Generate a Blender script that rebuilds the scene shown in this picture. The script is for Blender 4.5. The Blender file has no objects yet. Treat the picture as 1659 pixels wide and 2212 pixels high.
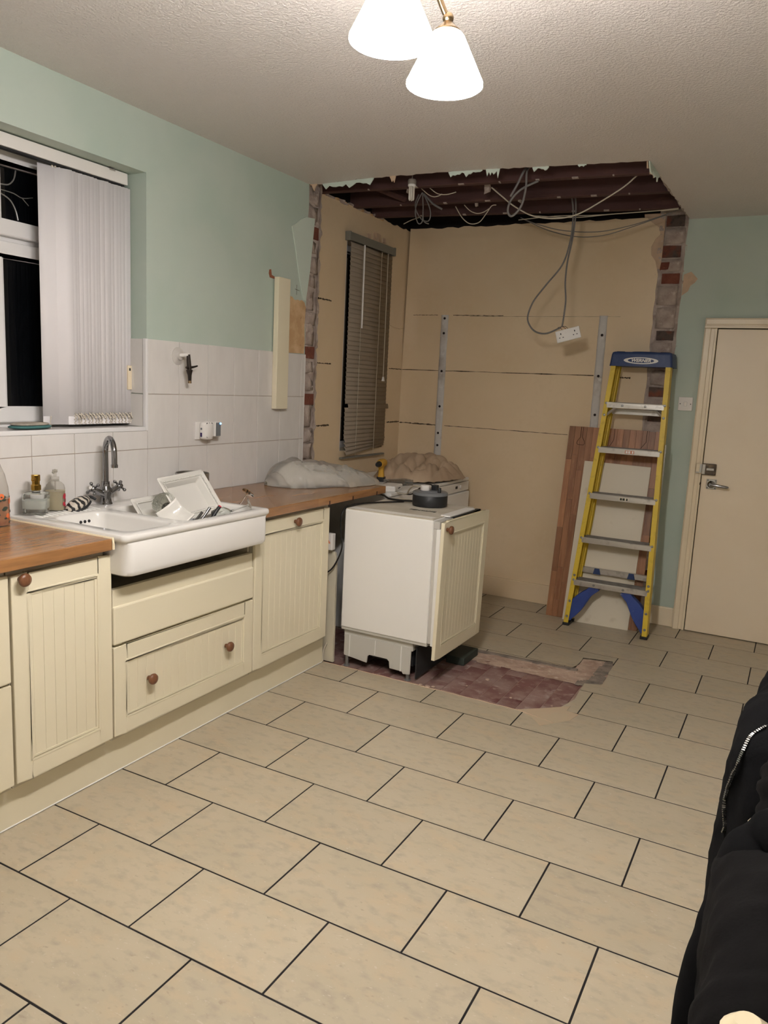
import bpy, bmesh, math, random
from mathutils import Vector, Matrix, noise, geometry
random.seed(7)
scene = bpy.context.scene
COL = scene.collection

# ------------------------------------------------------------------ camera
cam_d = bpy.data.cameras.new('camera'); cam = bpy.data.objects.new('camera', cam_d); COL.objects.link(cam)
cam_d.sensor_fit = 'VERTICAL'; cam_d.sensor_height = 36.0; cam_d.lens = 36.0 * 1674.4 / 2212.0
cam_d.clip_start = 0.02
YAW, PITCH, ROLL = 0.4870, -0.1625, 0.0477
f_ = Vector((-math.sin(YAW) * math.cos(PITCH), math.cos(YAW) * math.cos(PITCH), math.sin(PITCH)))
r_ = Vector((math.cos(YAW), math.sin(YAW), 0)); u_ = r_.cross(f_)
r2 = r_ * math.cos(ROLL) + u_ * math.sin(ROLL); u2 = u_ * math.cos(ROLL) - r_ * math.sin(ROLL)
m = Matrix((r2, u2, -f_)).transposed().to_4x4(); m.translation = Vector((2.1237, -1.0643, 1.4819))
cam.matrix_world = m
scene.camera = cam

# ------------------------------------------------------------------ world (night outside) and exposure
w = bpy.data.worlds.new('night'); scene.world = w; w.use_nodes = True
w.node_tree.nodes['Background'].inputs[0].default_value = (0.012, 0.016, 0.03, 1)
w.node_tree.nodes['Background'].inputs[1].default_value = 0.25
scene.view_settings.view_transform = 'Standard'
scene.view_settings.look = 'None'
scene.view_settings.exposure = -0.09
scene.view_settings.gamma = 1.0
scene.view_settings.use_curve_mapping = False
LAMP_COL = (1.0, 0.962, 0.945)
BULB_W, SHADE_W = 450.0, 112.0      # emission strengths of the lit bulbs and their glass shades

# ------------------------------------------------------------------ materials
def lin(c):
    return tuple(((x / 255.) / 12.92 if x / 255. <= 0.04045 else ((x / 255. + 0.055) / 1.055) ** 2.4) for x in c)

def mat(name, rgb, rough=0.5, metal=0.0, var=None, bump=None, rnd=0.0, spec=None, trans=0.0, ior=1.45, alpha=1.0,
        emit=None, coat=0.0, stretch=(1, 1, 1), sheen=0.0, coords='Object'):
    m = bpy.data.materials.new(name); m.use_nodes = True
    nt = m.node_tree; b = nt.nodes['Principled BSDF']; L = nt.links.new
    c = lin(rgb) + (1,)
    b.inputs['Base Color'].default_value = c
    b.inputs['Roughness'].default_value = rough; b.inputs['Metallic'].default_value = metal
    b.inputs['IOR'].default_value = ior; b.inputs['Transmission Weight'].default_value = trans
    b.inputs['Alpha'].default_value = alpha; b.inputs['Coat Weight'].default_value = coat
    b.inputs['Sheen Weight'].default_value = sheen
    if spec is not None: b.inputs['Specular IOR Level'].default_value = spec
    if emit: b.inputs['Emission Color'].default_value = tuple(emit[0]) + (1,); b.inputs['Emission Strength'].default_value = emit[1]
    tc = None
    def mapping(sc=None):
        nonlocal tc
        if tc is None:
            t = nt.nodes.new('ShaderNodeTexCoord'); mp = nt.nodes.new('ShaderNodeMapping')
            mp.inputs['Scale'].default_value = stretch
            if rnd:
                oi = nt.nodes.new('ShaderNodeObjectInfo'); va = nt.nodes.new('ShaderNodeVectorMath'); va.operation = 'SCALE'
                cb = nt.nodes.new('ShaderNodeCombineXYZ')
                for k in range(3): L(oi.outputs['Random'], cb.inputs[k])
                L(cb.outputs[0], va.inputs[0]); va.inputs['Scale'].default_value = 37.0
                L(va.outputs[0], mp.inputs['Location'])
            L(t.outputs[coords], mp.inputs['Vector']); tc = mp
        return tc.outputs[0]
    col_out = None
    if var:                                   # list of (scale, rgb2, low, high[, detail])
        for v in var:
            n = nt.nodes.new('ShaderNodeTexNoise'); n.inputs['Scale'].default_value = v[0]
            n.inputs['Detail'].default_value = v[4] if len(v) > 4 else 4; L(mapping(), n.inputs['Vector'])
            r = nt.nodes.new('ShaderNodeMapRange'); r.inputs[1].default_value = v[2]; r.inputs[2].default_value = v[3]; L(n.outputs['Fac'], r.inputs[0])
            mx = nt.nodes.new('ShaderNodeMix'); mx.data_type = 'RGBA'; L(r.outputs[0], mx.inputs['Factor'])
            if col_out is None: mx.inputs['A'].default_value = c
            else: L(col_out, mx.inputs['A'])
            mx.inputs['B'].default_value = lin(v[1]) + (1,); col_out = mx.outputs['Result']
    if rnd:
        oi = nt.nodes.new('ShaderNodeObjectInfo'); r = nt.nodes.new('ShaderNodeMapRange')
        r.inputs[3].default_value = 1 - rnd; r.inputs[4].default_value = 1 + rnd; L(oi.outputs['Random'], r.inputs[0])
        hs = nt.nodes.new('ShaderNodeHueSaturation'); L(r.outputs[0], hs.inputs['Value'])
        if col_out is None: hs.inputs['Color'].default_value = c
        else: L(col_out, hs.inputs['Color'])
        col_out = hs.outputs[0]
    if col_out is not None: L(col_out, b.inputs['Base Color'])
    if bump:                                  # (scale, strength, distance)
        n = nt.nodes.new('ShaderNodeTexNoise'); n.inputs['Scale'].default_value = bump[0]; n.inputs['Detail'].default_value = 3
        L(mapping(), n.inputs['Vector'])
        bp = nt.nodes.new('ShaderNodeBump'); bp.inputs['Strength'].default_value = bump[1]; bp.inputs['Distance'].default_value = bump[2]
        L(n.outputs['Fac'], bp.inputs['Height']); L(bp.outputs[0], b.inputs['Normal'])
    return m

M = {}
M['mint'] = mat('mint_wall_paint', (187, 199, 187), 0.55, bump=(90, 0.15, 0.002), var=[(3, (178, 194, 181), .4, .7)])
M['mint_torn'] = mat('torn_mint_paint', (204, 216, 204), 0.7)
M['plaster_bare'] = mat('bare_plaster', (196, 160, 118), 0.85, var=[(14, (214, 182, 140), .45, .65), (40, (170, 130, 92), .6, .8)], bump=(30, .4, .004))
M['plaster_pink'] = mat('pink_plaster', (206, 178, 150), 0.85, var=[(20, (190, 165, 140), .4, .7)])
M['cream_wall'] = mat('cream_alcove_paint', (228, 206, 172), 0.24, bump=(40, 0.10, 0.003), var=[(2.5, (222, 198, 161), .4, .75), (30, (225, 203, 168), .5, .7)])
M['ceil'] = mat('stippled_ceiling', (228, 220, 213), 0.34)
nt = M['ceil'].node_tree; b = nt.nodes['Principled BSDF']; L = nt.links.new
t = nt.nodes.new('ShaderNodeTexCoord')
n1 = nt.nodes.new('ShaderNodeTexNoise'); n1.inputs['Scale'].default_value = 92; n1.inputs['Detail'].default_value = 5; n1.inputs['Roughness'].default_value = .6
mp = nt.nodes.new('ShaderNodeMapRange'); mp.inputs[1].default_value = .38; mp.inputs[2].default_value = .68
bp = nt.nodes.new('ShaderNodeBump'); bp.inputs['Strength'].default_value = .7; bp.inputs['Distance'].default_value = .005
L(t.outputs['Object'], n1.inputs['Vector']); L(n1.outputs['Fac'], mp.inputs[0]); L(mp.outputs[0], bp.inputs['Height']); L(bp.outputs[0], b.inputs['Normal'])
M['floor_tile'] = mat('beige_floor_tile', (182, 170, 147), 0.42, rnd=.045, bump=(60, .05, .002),
                      var=[(4.5, (176, 165, 142), .35, .65), (9, (185, 168, 141), .5, .75), (22, (165, 154, 135), .50, .74, 10), (46, (154, 141, 121), .64, .80, 9), (70, (194, 185, 168), .64, .78, 6)], stretch=(1, 1.7, 1))
M['grout'] = mat('dark_grout', (20, 15, 15), 0.9)
M['wall_tile'] = mat('white_wall_tile', (218, 214, 209), 0.22, rnd=.012, var=[(6, (213, 209, 204), .4, .7)], bump=(14, .06, .004), stretch=(1, 3, 1))
M['wall_grout'] = mat('grey_wall_grout', (178, 164, 152), 0.9)
M['quarry'] = mat('red_quarry_tile', (114, 78, 72), 0.75, rnd=.05, var=[(7, (142, 118, 110), .40, .62, 12), (20, (160, 142, 134), .55, .72, 12), (6, (98, 54, 52), .58, .72, 8)], bump=(50, .3, .003))
M['mortar'] = mat('mortar', (188, 164, 146), 0.95, var=[(9, (164, 138, 120), .4, .7, 8), (30, (206, 188, 172), .55, .75, 8)], bump=(26, .9, .012))
M['mortar_grey'] = mat('grey_mortar', (146, 134, 122), 0.95, var=[(12, (98, 90, 82), .4, .7, 6)], bump=(26, .9, .012))
M['mortar_wall'] = mat('old_wall_mortar', (188, 173, 162), 0.95, var=[(12, (160, 143, 132), .42, .68, 6), (34, (208, 197, 188), .58, .75, 6)], bump=(24, .8, .012))
M['brick'] = mat('red_brick', (126, 74, 58), 0.9, rnd=.2, var=[(14, (112, 60, 46), .4, .7, 5), (40, (170, 120, 100), .62, .8)], bump=(40, .7, .008))
M['brick_dark'] = mat('burnt_dark_brick', (92, 78, 70), 0.9, rnd=.15, var=[(9, (122, 72, 56), .5, .62, 5), (30, (70, 60, 56), .5, .7)], bump=(40, .7, .008))
M['joist'] = mat('dark_joist_wood', (82, 54, 50), 0.8, rnd=.12, var=[(5, (66, 43, 41), .4, .7, 6), (24, (102, 72, 62), .62, .82, 6)], bump=(30, .4, .006), stretch=(.25, 1, 1))
M['boards'] = mat('dark_floorboards', (70, 52, 50), 0.85, var=[(4, (52, 40, 42), .4, .7)], bump=(20, .4, .006))
M['cream_gloss'] = mat('cream_gloss_paint', (234, 219, 190), 0.32, bump=(30, .05, .003), var=[(4, (229, 213, 183), .45, .75)])
M['door_paint'] = mat('cream_door_paint', (236, 220, 194), 0.38, var=[(3, (232, 215, 188), .45, .75)], bump=(22, .05, .003))
M['cab'] = mat('cream_cabinet_paint', (228, 219, 192), 0.42, var=[(2.5, (225, 215, 187), .45, .75)])
M['cab_side'] = mat('cabinet_carcass', (206, 198, 176), 0.6)
M['knob'] = mat('wooden_knob', (118, 78, 52), 0.32, var=[(30, (98, 62, 40), .4, .7)], stretch=(1, 4, 1))
M['white'] = mat('white_plastic', (230, 226, 220), 0.35)
M['white_metal'] = mat('white_enamel', (236, 234, 229), 0.34, bump=(120, .03, .001))
M['ceramic'] = mat('white_ceramic', (224, 221, 215), 0.12, coat=.3)
M['dish'] = mat('white_glazed_dish', (214, 211, 203), 0.1, coat=.4)
M['chrome'] = mat('chrome', (150, 150, 152), 0.12, 1.0)
M['steel'] = mat('brushed_steel', (170, 168, 162), 0.3, 1.0)
M['alu'] = mat('scuffed_aluminium', (196, 192, 184), 0.38, 0.75, var=[(18, (140, 132, 126), .55, .75, 6)], bump=(40, .2, .002), stretch=(1, 3, 1))
M['alu_tread'] = mat('ribbed_aluminium_tread', (140, 136, 130), 0.5, .5, var=[(30, (118, 112, 106), .4, .7)])
M['brass'] = mat('polished_gold', (196, 158, 76), 0.16, 1.0)
M['bronze'] = mat('antique_brass', (150, 128, 98), 0.25, 1.0)
M['black'] = mat('black_plastic', (26, 27, 29), 0.45)
M['black_soft'] = mat('matt_black', (34, 34, 35), 0.7)
M['grey'] = mat('grey_plastic', (112, 114, 116), 0.45)
M['cable_grey'] = mat('grey_cable', (120, 116, 112), 0.5)
M['cable_white'] = mat('white_cable', (206, 196, 176), 0.5)
M['cable_black'] = mat('black_cable', (24, 22, 22), 0.4)
M['wire_red'] = mat('red_wire', (128, 48, 30), 0.5)
M['pvc'] = mat('white_upvc', (226, 224, 222), 0.25)
M['glass_dark'] = mat('night_window_glass', (4, 5, 7), 0.03, spec=.6)
M['lead'] = mat('leaded_strip', (150, 148, 144), 0.35, .6)
M['blind_fabric'] = mat('white_blind_fabric', (226, 222, 222), 0.8, bump=(300, .15, .001))
M['bead'] = mat('clear_bead_chain', (206, 196, 180), 0.3)
M['venetian'] = mat('taupe_metal_slat', (150, 136, 118), 0.42, var=[(3, (142, 128, 110), .4, .7)])
M['venetian_rail'] = mat('grey_blind_rail', (124, 122, 112), 0.45)
M['clear'] = mat('clear_glass', (245, 248, 246), 0.02, trans=1.0, ior=1.45)
M['clear_thin'] = mat('thin_clear_plastic', (232, 230, 224), 0.15, trans=.9, ior=1.12)
M['cream_soap'] = mat('white_soap', (232, 234, 226), 0.5)
M['beige_soap'] = mat('beige_liquid_soap', (190, 178, 142), 0.35)
M['print_red'] = mat('red_print', (176, 44, 58), 0.5)
M['print_pink'] = mat('pink_print', (226, 168, 170), 0.5)
M['amber'] = mat('amber_liquid', (190, 124, 70), 0.2, var=[(25, (150, 84, 40), .5, .7)])
M['print_green'] = mat('dark_green_print', (54, 62, 48), 0.5)
M['print_orange'] = mat('orange_print', (222, 112, 60), 0.5)
M['teal'] = mat('teal_cloth', (64, 106, 104), 0.9)
M['taupe_cloth'] = mat('taupe_cloth', (170, 160, 146), 0.95, var=[(30, (146, 138, 126), .45, .65)])
M['dustsheet'] = mat('beige_cotton_sheet', (188, 166, 140), 0.95, var=[(5, (176, 153, 128), .4, .7)], bump=(300, .1, .001))
M['polythene'] = mat('milky_polythene', (236, 233, 226), 0.14, trans=.72, ior=1.18, bump=(26, .45, .006))
M['foam'] = mat('white_foam_filling', (236, 232, 224), 0.8)
M['tool_yellow'] = mat('yellow_tool', (206, 158, 54), 0.5)
M['yellow'] = mat('yellow_fibreglass', (216, 186, 58), 0.42, var=[(22, (190, 160, 50), .55, .75, 6), (70, (150, 130, 60), .68, .76)])
M['blue'] = mat('blue_plastic', (44, 62, 104), 0.45, var=[(26, (60, 76, 112), .55, .75)])
M['blue_bright'] = mat('scuffed_blue_plastic', (44, 68, 140), 0.45, var=[(34, (190, 194, 200), .68, .74, 6), (8, (38, 56, 116), .45, .7)])
M['stave'] = mat('hardwood_stave', (162, 114, 78), 0.4, rnd=.28, var=[(9, (138, 94, 64), .4, .68, 6), (26, (182, 136, 98), .58, .75, 6)], stretch=(4, 1, .35))
M['groove'] = mat('routed_groove', (66, 40, 26), 0.8)
M['white_board'] = mat('off_white_melamine', (222, 212, 190), 0.42, var=[(10, (204, 192, 168), .62, .78, 6)])
M['rail_strip'] = mat('painted_over_batten', (206, 202, 196), 0.6, var=[(7, (166, 156, 146), .52, .72, 6), (30, (222, 219, 213), .6, .75)], bump=(20, .5, .006))
M['dirt'] = mat('dark_shelf_mark', (96, 80, 58), 0.9, var=[(70, (52, 42, 34), .45, .6, 6)])
M['black_cloth'] = mat('black_cotton', (9, 9, 10), 0.95, bump=(220, .2, .002), spec=.06)
M['black_cloth2'] = mat('charcoal_black_fleece', (13, 12, 12), 0.95, bump=(180, .25, .002), spec=.08)
M['chair'] = mat('cream_painted_chair', (222, 208, 174), 0.3)
M['brown_card'] = mat('brown_card', (140, 100, 70), 0.8)
M['old_dust'] = mat('dusty_screed', (164, 140, 128), .95, var=[(12, (140, 112, 102), .4, .7, 6)])
M['room_white'] = mat('pale_wall_paint', (232, 228, 220), .6)
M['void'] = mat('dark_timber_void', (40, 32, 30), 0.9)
M['galv'] = mat('grey_galvanised', (150, 150, 148), 0.4, .7)
M['led_blue'] = mat('blue_led', (80, 160, 255), 0.3, emit=((.15, .5, 1.0), 6))
M['shade'] = mat('lit_opal_glass', (250, 246, 236), 0.3, emit=(LAMP_COL, SHADE_W))
M['bulb'] = mat('lit_bulb', (255, 250, 240), 0.3, emit=(LAMP_COL, BULB_W))
M['cfl'] = mat('unlit_fluorescent_tube', (190, 182, 168), 0.3)
M['oak'] = bpy.data.materials.new('oiled_oak_worktop'); M['oak'].use_nodes = True
nt = M['oak'].node_tree; b = nt.nodes['Principled BSDF']; L = nt.links.new; b.inputs['Roughness'].default_value = .27; b.inputs['Coat Weight'].default_value = .15
t = nt.nodes.new('ShaderNodeTexCoord'); mp = nt.nodes.new('ShaderNodeMapping'); mp.inputs['Rotation'].default_value = (0, 0, math.pi / 2); L(t.outputs['Object'], mp.inputs[0])
bt = nt.nodes.new('ShaderNodeTexBrick'); bt.inputs['Scale'].default_value = 1; bt.inputs['Brick Width'].default_value = .62; bt.inputs['Row Height'].default_value = .042
bt.inputs['Mortar Size'].default_value = .0006; bt.offset = .37; bt.inputs['Bias'].default_value = 0
bt.inputs['Color1'].default_value = lin((158, 114, 72)) + (1,); bt.inputs['Color2'].default_value = lin((136, 95, 58)) + (1,); bt.inputs['Mortar'].default_value = lin((112, 78, 48)) + (1,)
L(mp.outputs[0], bt.inputs['Vector'])
m2 = nt.nodes.new('ShaderNodeMapping'); m2.inputs['Scale'].default_value = (14, 1.3, 14); L(t.outputs['Object'], m2.inputs[0])
nz = nt.nodes.new('ShaderNodeTexNoise'); nz.inputs['Scale'].default_value = 5; nz.inputs['Detail'].default_value = 6; L(m2.outputs[0], nz.inputs['Vector'])
rg = nt.nodes.new('ShaderNodeMapRange'); rg.inputs[1].default_value = .35; rg.inputs[2].default_value = .7; rg.inputs[3].default_value = 1.12; rg.inputs[4].default_value = .8; L(nz.outputs['Fac'], rg.inputs[0])
hs = nt.nodes.new('ShaderNodeHueSaturation'); L(bt.outputs['Color'], hs.inputs['Color']); L(rg.outputs[0], hs.inputs['Value']); L(hs.outputs[0], b.inputs['Base Color'])

# ------------------------------------------------------------------ mesh helpers
class MB:
    def __init__(s): s.v = []; s.f = []
    def add(s, vs, fs):
        o = len(s.v); s.v += [tuple(p) for p in vs]; s.f += [tuple(i + o for i in q) for q in fs]; return s
    def box(s, x0, x1, y0, y1, z0, z1, mtx=None):
        vs = [Vector((x, y, z)) for x in (x0, x1) for y in (y0, y1) for z in (z0, z1)]
        if mtx: vs = [mtx @ p for p in vs]
        return s.add(vs, [(0, 1, 3, 2), (4, 6, 7, 5), (0, 4, 5, 1), (2, 3, 7, 6), (0, 2, 6, 4), (1, 5, 7, 3)])
    def tube(s, pts, r, seg=8, smooth=0, caps=True, closed=False):
        pts = [Vector(p) for p in pts]
        rr = r if isinstance(r, (list, tuple)) else [r] * len(pts)
        if smooth: pts, rr = catmull(pts, rr, smooth, closed)
        n = len(pts); rings = []; up = None; o0 = len(s.v)
        for i, p in enumerate(pts):
            a = pts[i - 1] if i > 0 else (pts[-1] if closed else pts[0]); c = pts[(i + 1) % n] if (i < n - 1 or closed) else pts[-1]
            d = (c - a).normalized() if (c - a).length > 1e-9 else Vector((0, 0, 1))
            if up is None: up = Vector((0, 0, 1)) if abs(d.z) < .9 else Vector((1, 0, 0))
            side = d.cross(up)
            if side.length < 1e-6: side = d.orthogonal()
            side.normalize(); up = side.cross(d).normalized()
            rings.append([p + (side * math.cos(2 * math.pi * k / seg) + up * math.sin(2 * math.pi * k / seg)) * rr[i] for k in range(seg)])
        vs = [q for rg in rings for q in rg]; fs = []
        for i in range(n if closed else n - 1):
            j = (i + 1) % n
            for k in range(seg): fs.append((i * seg + k, i * seg + (k + 1) % seg, j * seg + (k + 1) % seg, j * seg + k))
        if caps and not closed: fs += [tuple(range(seg))[::-1], tuple((n - 1) * seg + k for k in range(seg))]
        return s.add(vs, fs)
    def lathe(s, prof, seg=20, c=(0, 0, 0), axis='z', mtx=None, sx=1, sy=1):
        vs = []; fs = []
        for r, h in prof:
            for k in range(seg):
                a = 2 * math.pi * k / seg; p = (r * math.cos(a) * sx, r * math.sin(a) * sy, h)
                if axis == 'x': p = (p[2], p[0], p[1])
                elif axis == 'y': p = (p[0], p[2], p[1])
                p = Vector(p)
                if mtx: p = mtx @ p
                vs.append(p + Vector(c))
        n = len(prof)
        for i in range(n - 1):
            for k in range(seg): fs.append((i * seg + k, i * seg + (k + 1) % seg, (i + 1) * seg + (k + 1) % seg, (i + 1) * seg + k))
        if prof[0][0] > 1e-6: fs.append(tuple(range(seg))[::-1])
        if prof[-1][0] > 1e-6: fs.append(tuple((n - 1) * seg + k for k in range(seg)))
        return s.add(vs, fs)
    def prism(s, poly, fn, h0, h1):              # fn(a, b, h) -> point
        n = len(poly)
        vs = [fn(a, b, h0) for a, b in poly] + [fn(a, b, h1) for a, b in poly]
        fs = [tuple(range(n))[::-1], tuple(range(n, 2 * n))] + [(i, (i + 1) % n, n + (i + 1) % n, n + i) for i in range(n)]
        return s.add(vs, fs)
    def loft(s, loops, cap0=False, cap1=False):
        n = len(loops[0]); vs = [p for l in loops for p in l]; fs = []
        for i in range(len(loops) - 1):
            for k in range(n): fs.append((i * n + k, i * n + (k + 1) % n, (i + 1) * n + (k + 1) % n, (i + 1) * n + k))
        if cap0: fs.append(tuple(range(n))[::-1])
        if cap1: fs.append(tuple((len(loops) - 1) * n + k for k in range(n)))
        return s.add(vs, fs)
    def grid(s, fn, nu, nv, closed_u=False):
        vs = [fn(i / (nu if closed_u else nu - 1), j / (nv - 1)) for i in range(nu) for j in range(nv)]; fs = []
        for i in range(nu if closed_u else nu - 1):
            for j in range(nv - 1):
                k = (i + 1) % nu
                fs.append((i * nv + j, k * nv + j, k * nv + j + 1, i * nv + j + 1))
        return s.add(vs, fs)
    def sphere(s, c, r, seg=12, rings=8, sc=(1, 1, 1)):
        prof = [(max(r * math.sin(math.pi * i / rings), 1e-7), -r * math.cos(math.pi * i / rings)) for i in range(rings + 1)]
        return s.lathe(prof, seg, c, mtx=Matrix.Diagonal(Vector(sc)))
    def build(s, name, material, parent=None, smooth=False, bevel=0.0, seg=2, world=False, angle=35):
        me = bpy.data.meshes.new(name)
        off = Vector((0, 0, 0))
        if world and parent is not None: off = parent.location
        me.from_pydata([tuple(Vector(p) - off) for p in s.v], [], s.f)
        bm = bmesh.new(); bm.from_mesh(me)
        bmesh.ops.remove_doubles(bm, verts=bm.verts, dist=1e-6)
        bmesh.ops.recalc_face_normals(bm, faces=bm.faces)
        if bevel:
            es = [e for e in bm.edges if len(e.link_faces) == 2 and e.calc_face_angle(0) > math.radians(angle)]
            bmesh.ops.bevel(bm, geom=es, offset=bevel, segments=seg, profile=.5, affect='EDGES', clamp_overlap=True)
        bm.to_mesh(me); bm.free()
        if smooth:
            me.shade_smooth()
            if smooth != 'all':
                try: me.set_sharp_from_angle(angle=math.radians(40))
                except Exception: pass
        me.materials.append(M[material] if isinstance(material, str) else material)
        o = bpy.data.objects.new(name, me); COL.objects.link(o)
        if parent is not None: o.parent = parent
        return o

def catmull(pts, rr, n, closed=False):
    out = []; ro = []; N = len(pts)
    for i in range(N if closed else N - 1):
        p0 = pts[i - 1] if (i > 0 or closed) else pts[0]; p1 = pts[i]; p2 = pts[(i + 1) % N]; p3 = pts[(i + 2) % N] if (i + 2 < N or closed) else pts[-1]
        for k in range(n):
            t = k / n
            out.append(.5 * ((2 * p1) + (p2 - p0) * t + (2 * p0 - 5 * p1 + 4 * p2 - p3) * t * t + (3 * p1 - p0 - 3 * p2 + p3) * t ** 3))
            ro.append(rr[i] * (1 - t) + rr[(i + 1) % N] * t)
    if not closed: out.append(pts[-1]); ro.append(rr[-1])
    return out, ro

def rrect(x0, x1, y0, y1, r, n=5):
    out = []
    for cx, cy, a0 in ((x1 - r, y1 - r, 0), (x0 + r, y1 - r, 90), (x0 + r, y0 + r, 180), (x1 - r, y0 + r, 270)):
        for k in range(n + 1):
            a = math.radians(a0 + 90 * k / n); out.append((cx + r * math.cos(a), cy + r * math.sin(a)))
    return out

def inside(p, poly):
    c = False; n = len(poly)
    for i in range(n):
        x0, y0 = poly[i]; x1, y1 = poly[i - 1]
        if (y0 > p[1]) != (y1 > p[1]) and p[0] < (x1 - x0) * (p[1] - y0) / (y1 - y0) + x0: c = not c
    return c

def cut_plate(outer, holes):
    """triangles of outer minus holes (2-D lists) -> (verts, faces)"""
    vs = []; es = []
    for poly in [outer] + holes:
        o = len(vs); vs += [Vector(p) for p in poly]; es += [(o + i, o + (i + 1) % len(poly)) for i in range(len(poly))]
    r = geometry.delaunay_2d_cdt(vs, es, [], 0, 1e-5)
    V, F = r[0], r[2]; keep = []
    for f in F:
        c = sum((V[i] for i in f), Vector((0, 0))) / len(f)
        if inside(c, outer) and not any(inside(c, h) for h in holes): keep.append(tuple(f))
    return [tuple(p) for p in V], keep

def plate(mb, outer, holes, fn, h0, h1):
    V, F = cut_plate(outer, holes)
    used = sorted({i for f in F for i in f}); ix = {k: i for i, k in enumerate(used)}; n = len(used)
    if not n: return mb
    cnt = {}
    for f in F:
        for a, b in zip(f, f[1:] + f[:1]): cnt[(a, b)] = 1
    fs = [tuple(ix[i] for i in f) for f in F] + [tuple(n + ix[i] for i in reversed(f)) for f in F]
    for (a, b) in cnt:
        if (b, a) not in cnt: fs.append((ix[a], ix[b], n + ix[b], n + ix[a]))
    return mb.add([fn(V[i][0], V[i][1], h1) for i in used] + [fn(V[i][0], V[i][1], h0) for i in used], fs)

def tag(o, label, cat, group=None):
    o['label'] = label; o['category'] = cat
    if group: o['group'] = group
    return o
def struct(o): o['kind'] = 'structure'; return o
def thing(name, label, cat, loc=(0, 0, 0), rot=(0, 0, 0), group=None):
    o = bpy.data.objects.new(name, None); COL.objects.link(o); o.empty_display_size = .05
    o.location = loc; o.rotation_euler = rot
    return tag(o, label, cat, group)
def dup(o, parent=None):
    c = o.copy(); COL.objects.link(c)
    if parent is not None: c.parent = parent
    return c
XY = lambda a, b, h: (a, b, h)                  # floor / ceiling plates
XZ = lambda a, b, h: (a, h, b)                  # plates facing y
YZ = lambda a, b, h: (h, a, b)                  # plates facing x
def jag(p, q, n, amp, seed=0):
    """points from p to q with ragged sideways offsets (end q left out)"""
    rn = random.Random(seed); p = Vector(p); q = Vector(q); d = (q - p); nn = Vector((-d.y, d.x)).normalized()
    return [tuple(p + d * (i / n) + nn * (0 if i == 0 else rn.uniform(-amp, amp))) for i in range(n)]
# ================================================================== THE SETTING
WX, TX, AX, BY, CZ = -0.48, -0.472, -0.575, 4.205, 2.575     # kitchen wall, tile face, alcove wall, back wall, ceiling
HALF, ROW = 0.2252, 0.304

# ---- floor slab, floor tiles, broken-up patch
floor = struct(MB().box(-.9, 3.7, -2.3, 4.45, -.10, -.013).build('floor', 'grout'))
rn = random.Random(3)
HOLE = [(-.7, 2.322)] + jag((.0, 2.322), (1.115, 2.314), 16, .004, 1) + [(1.118, 2.312)] + jag((1.2, 2.40), (1.30, 2.49), 3, .006, 2) + \
    [(1.295, 2.60), (1.287, 2.72), (1.283, 2.838), (1.362, 2.872)] + jag((1.365, 2.89), (1.343, 3.265), 6, .008, 4) + jag((1.335, 3.272), (1.185, 3.248), 5, .008, 5) + \
    jag((1.178, 3.235), (1.178, 3.03), 4, .006, 6) + jag((1.16, 3.015), (.53, 2.99), 12, .007, 8) + [(.5, 3.0), (-.7, 3.0)]
T = .010; G = .0030
full = None
def tile_hits(x0, x1, y0, y1):
    if x1 < -.7 or x0 > 1.38 or y1 < 2.30 or y0 > 3.29: return False
    for i in range(13):
        for j in range(9):
            if inside((x0 + (x1 - x0) * i / 12, y0 + (y1 - y0) * j / 8), HOLE): return True
    return False
for r in range(-8, 15):
    y0, y1 = r * ROW + G, (r + 1) * ROW - G
    if y1 > 4.2: y1 = 4.2
    if y0 > 4.19: continue
    c = -3 if r % 2 else -2
    while c * HALF < 3.6:
        x0, x1 = c * HALF + G, (c + 2) * HALF - G
        c += 2
        if x1 < .02 and y0 < 2.2: continue            # under the units
        if x1 > 3.68: x1 = 3.68
        lo = .0085 if y0 < 2.2 else -.56
        if x1 < lo + .02: continue
        cutx = x0 < lo or x1 > 3.6 or y1 >= 4.19
        x0 = max(x0, lo)
        hit = tile_hits(x0, x1, y0, y1)
        if hit and all(inside(p, HOLE) for p in ((x0, y0), (x1, y0), (x0, y1), (x1, y1), ((x0 + x1) / 2, (y0 + y1) / 2))): continue
        cx, cy = (x0 + x1) / 2, (y0 + y1) / 2
        if hit:
            mb = MB(); plate(mb, [(x0, y0), (x1, y0), (x1, y1), (x0, y1)], [HOLE], lambda a, b_, h: (a - cx, b_ - cy, h), -.0128, 0)
            if not mb.f: continue
            o = mb.build('floor_tile', 'floor_tile', floor)
        elif cutx:
            o = MB().box(x0 - cx, x1 - cx, y0 - cy, y1 - cy, -.0128, 0).build('floor_tile', 'floor_tile', floor, bevel=.0005, seg=1)
        elif full is None:
            full = o = MB().box(x0 - cx, x1 - cx, y0 - cy, y1 - cy, -.0128, 0).build('floor_tile', 'floor_tile', floor, bevel=.0005, seg=1)
        else:
            o = dup(full, floor)
        o.location = (cx, cy, rn.uniform(-.0004, .0004))
mb = MB(); plate(mb, [(-.55, -2.3), (3.68, -2.3), (3.68, 4.2), (-.55, 4.2)], [[(a, b_) for a, b_ in HOLE]], XY, -.0128, -.0009); mb.build('grout_fill', 'grout', floor)
MB().box(-.55, 1.40, 2.28, 3.3, -.0129, -.0112).build('dusty_bed', 'old_dust', floor)
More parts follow.
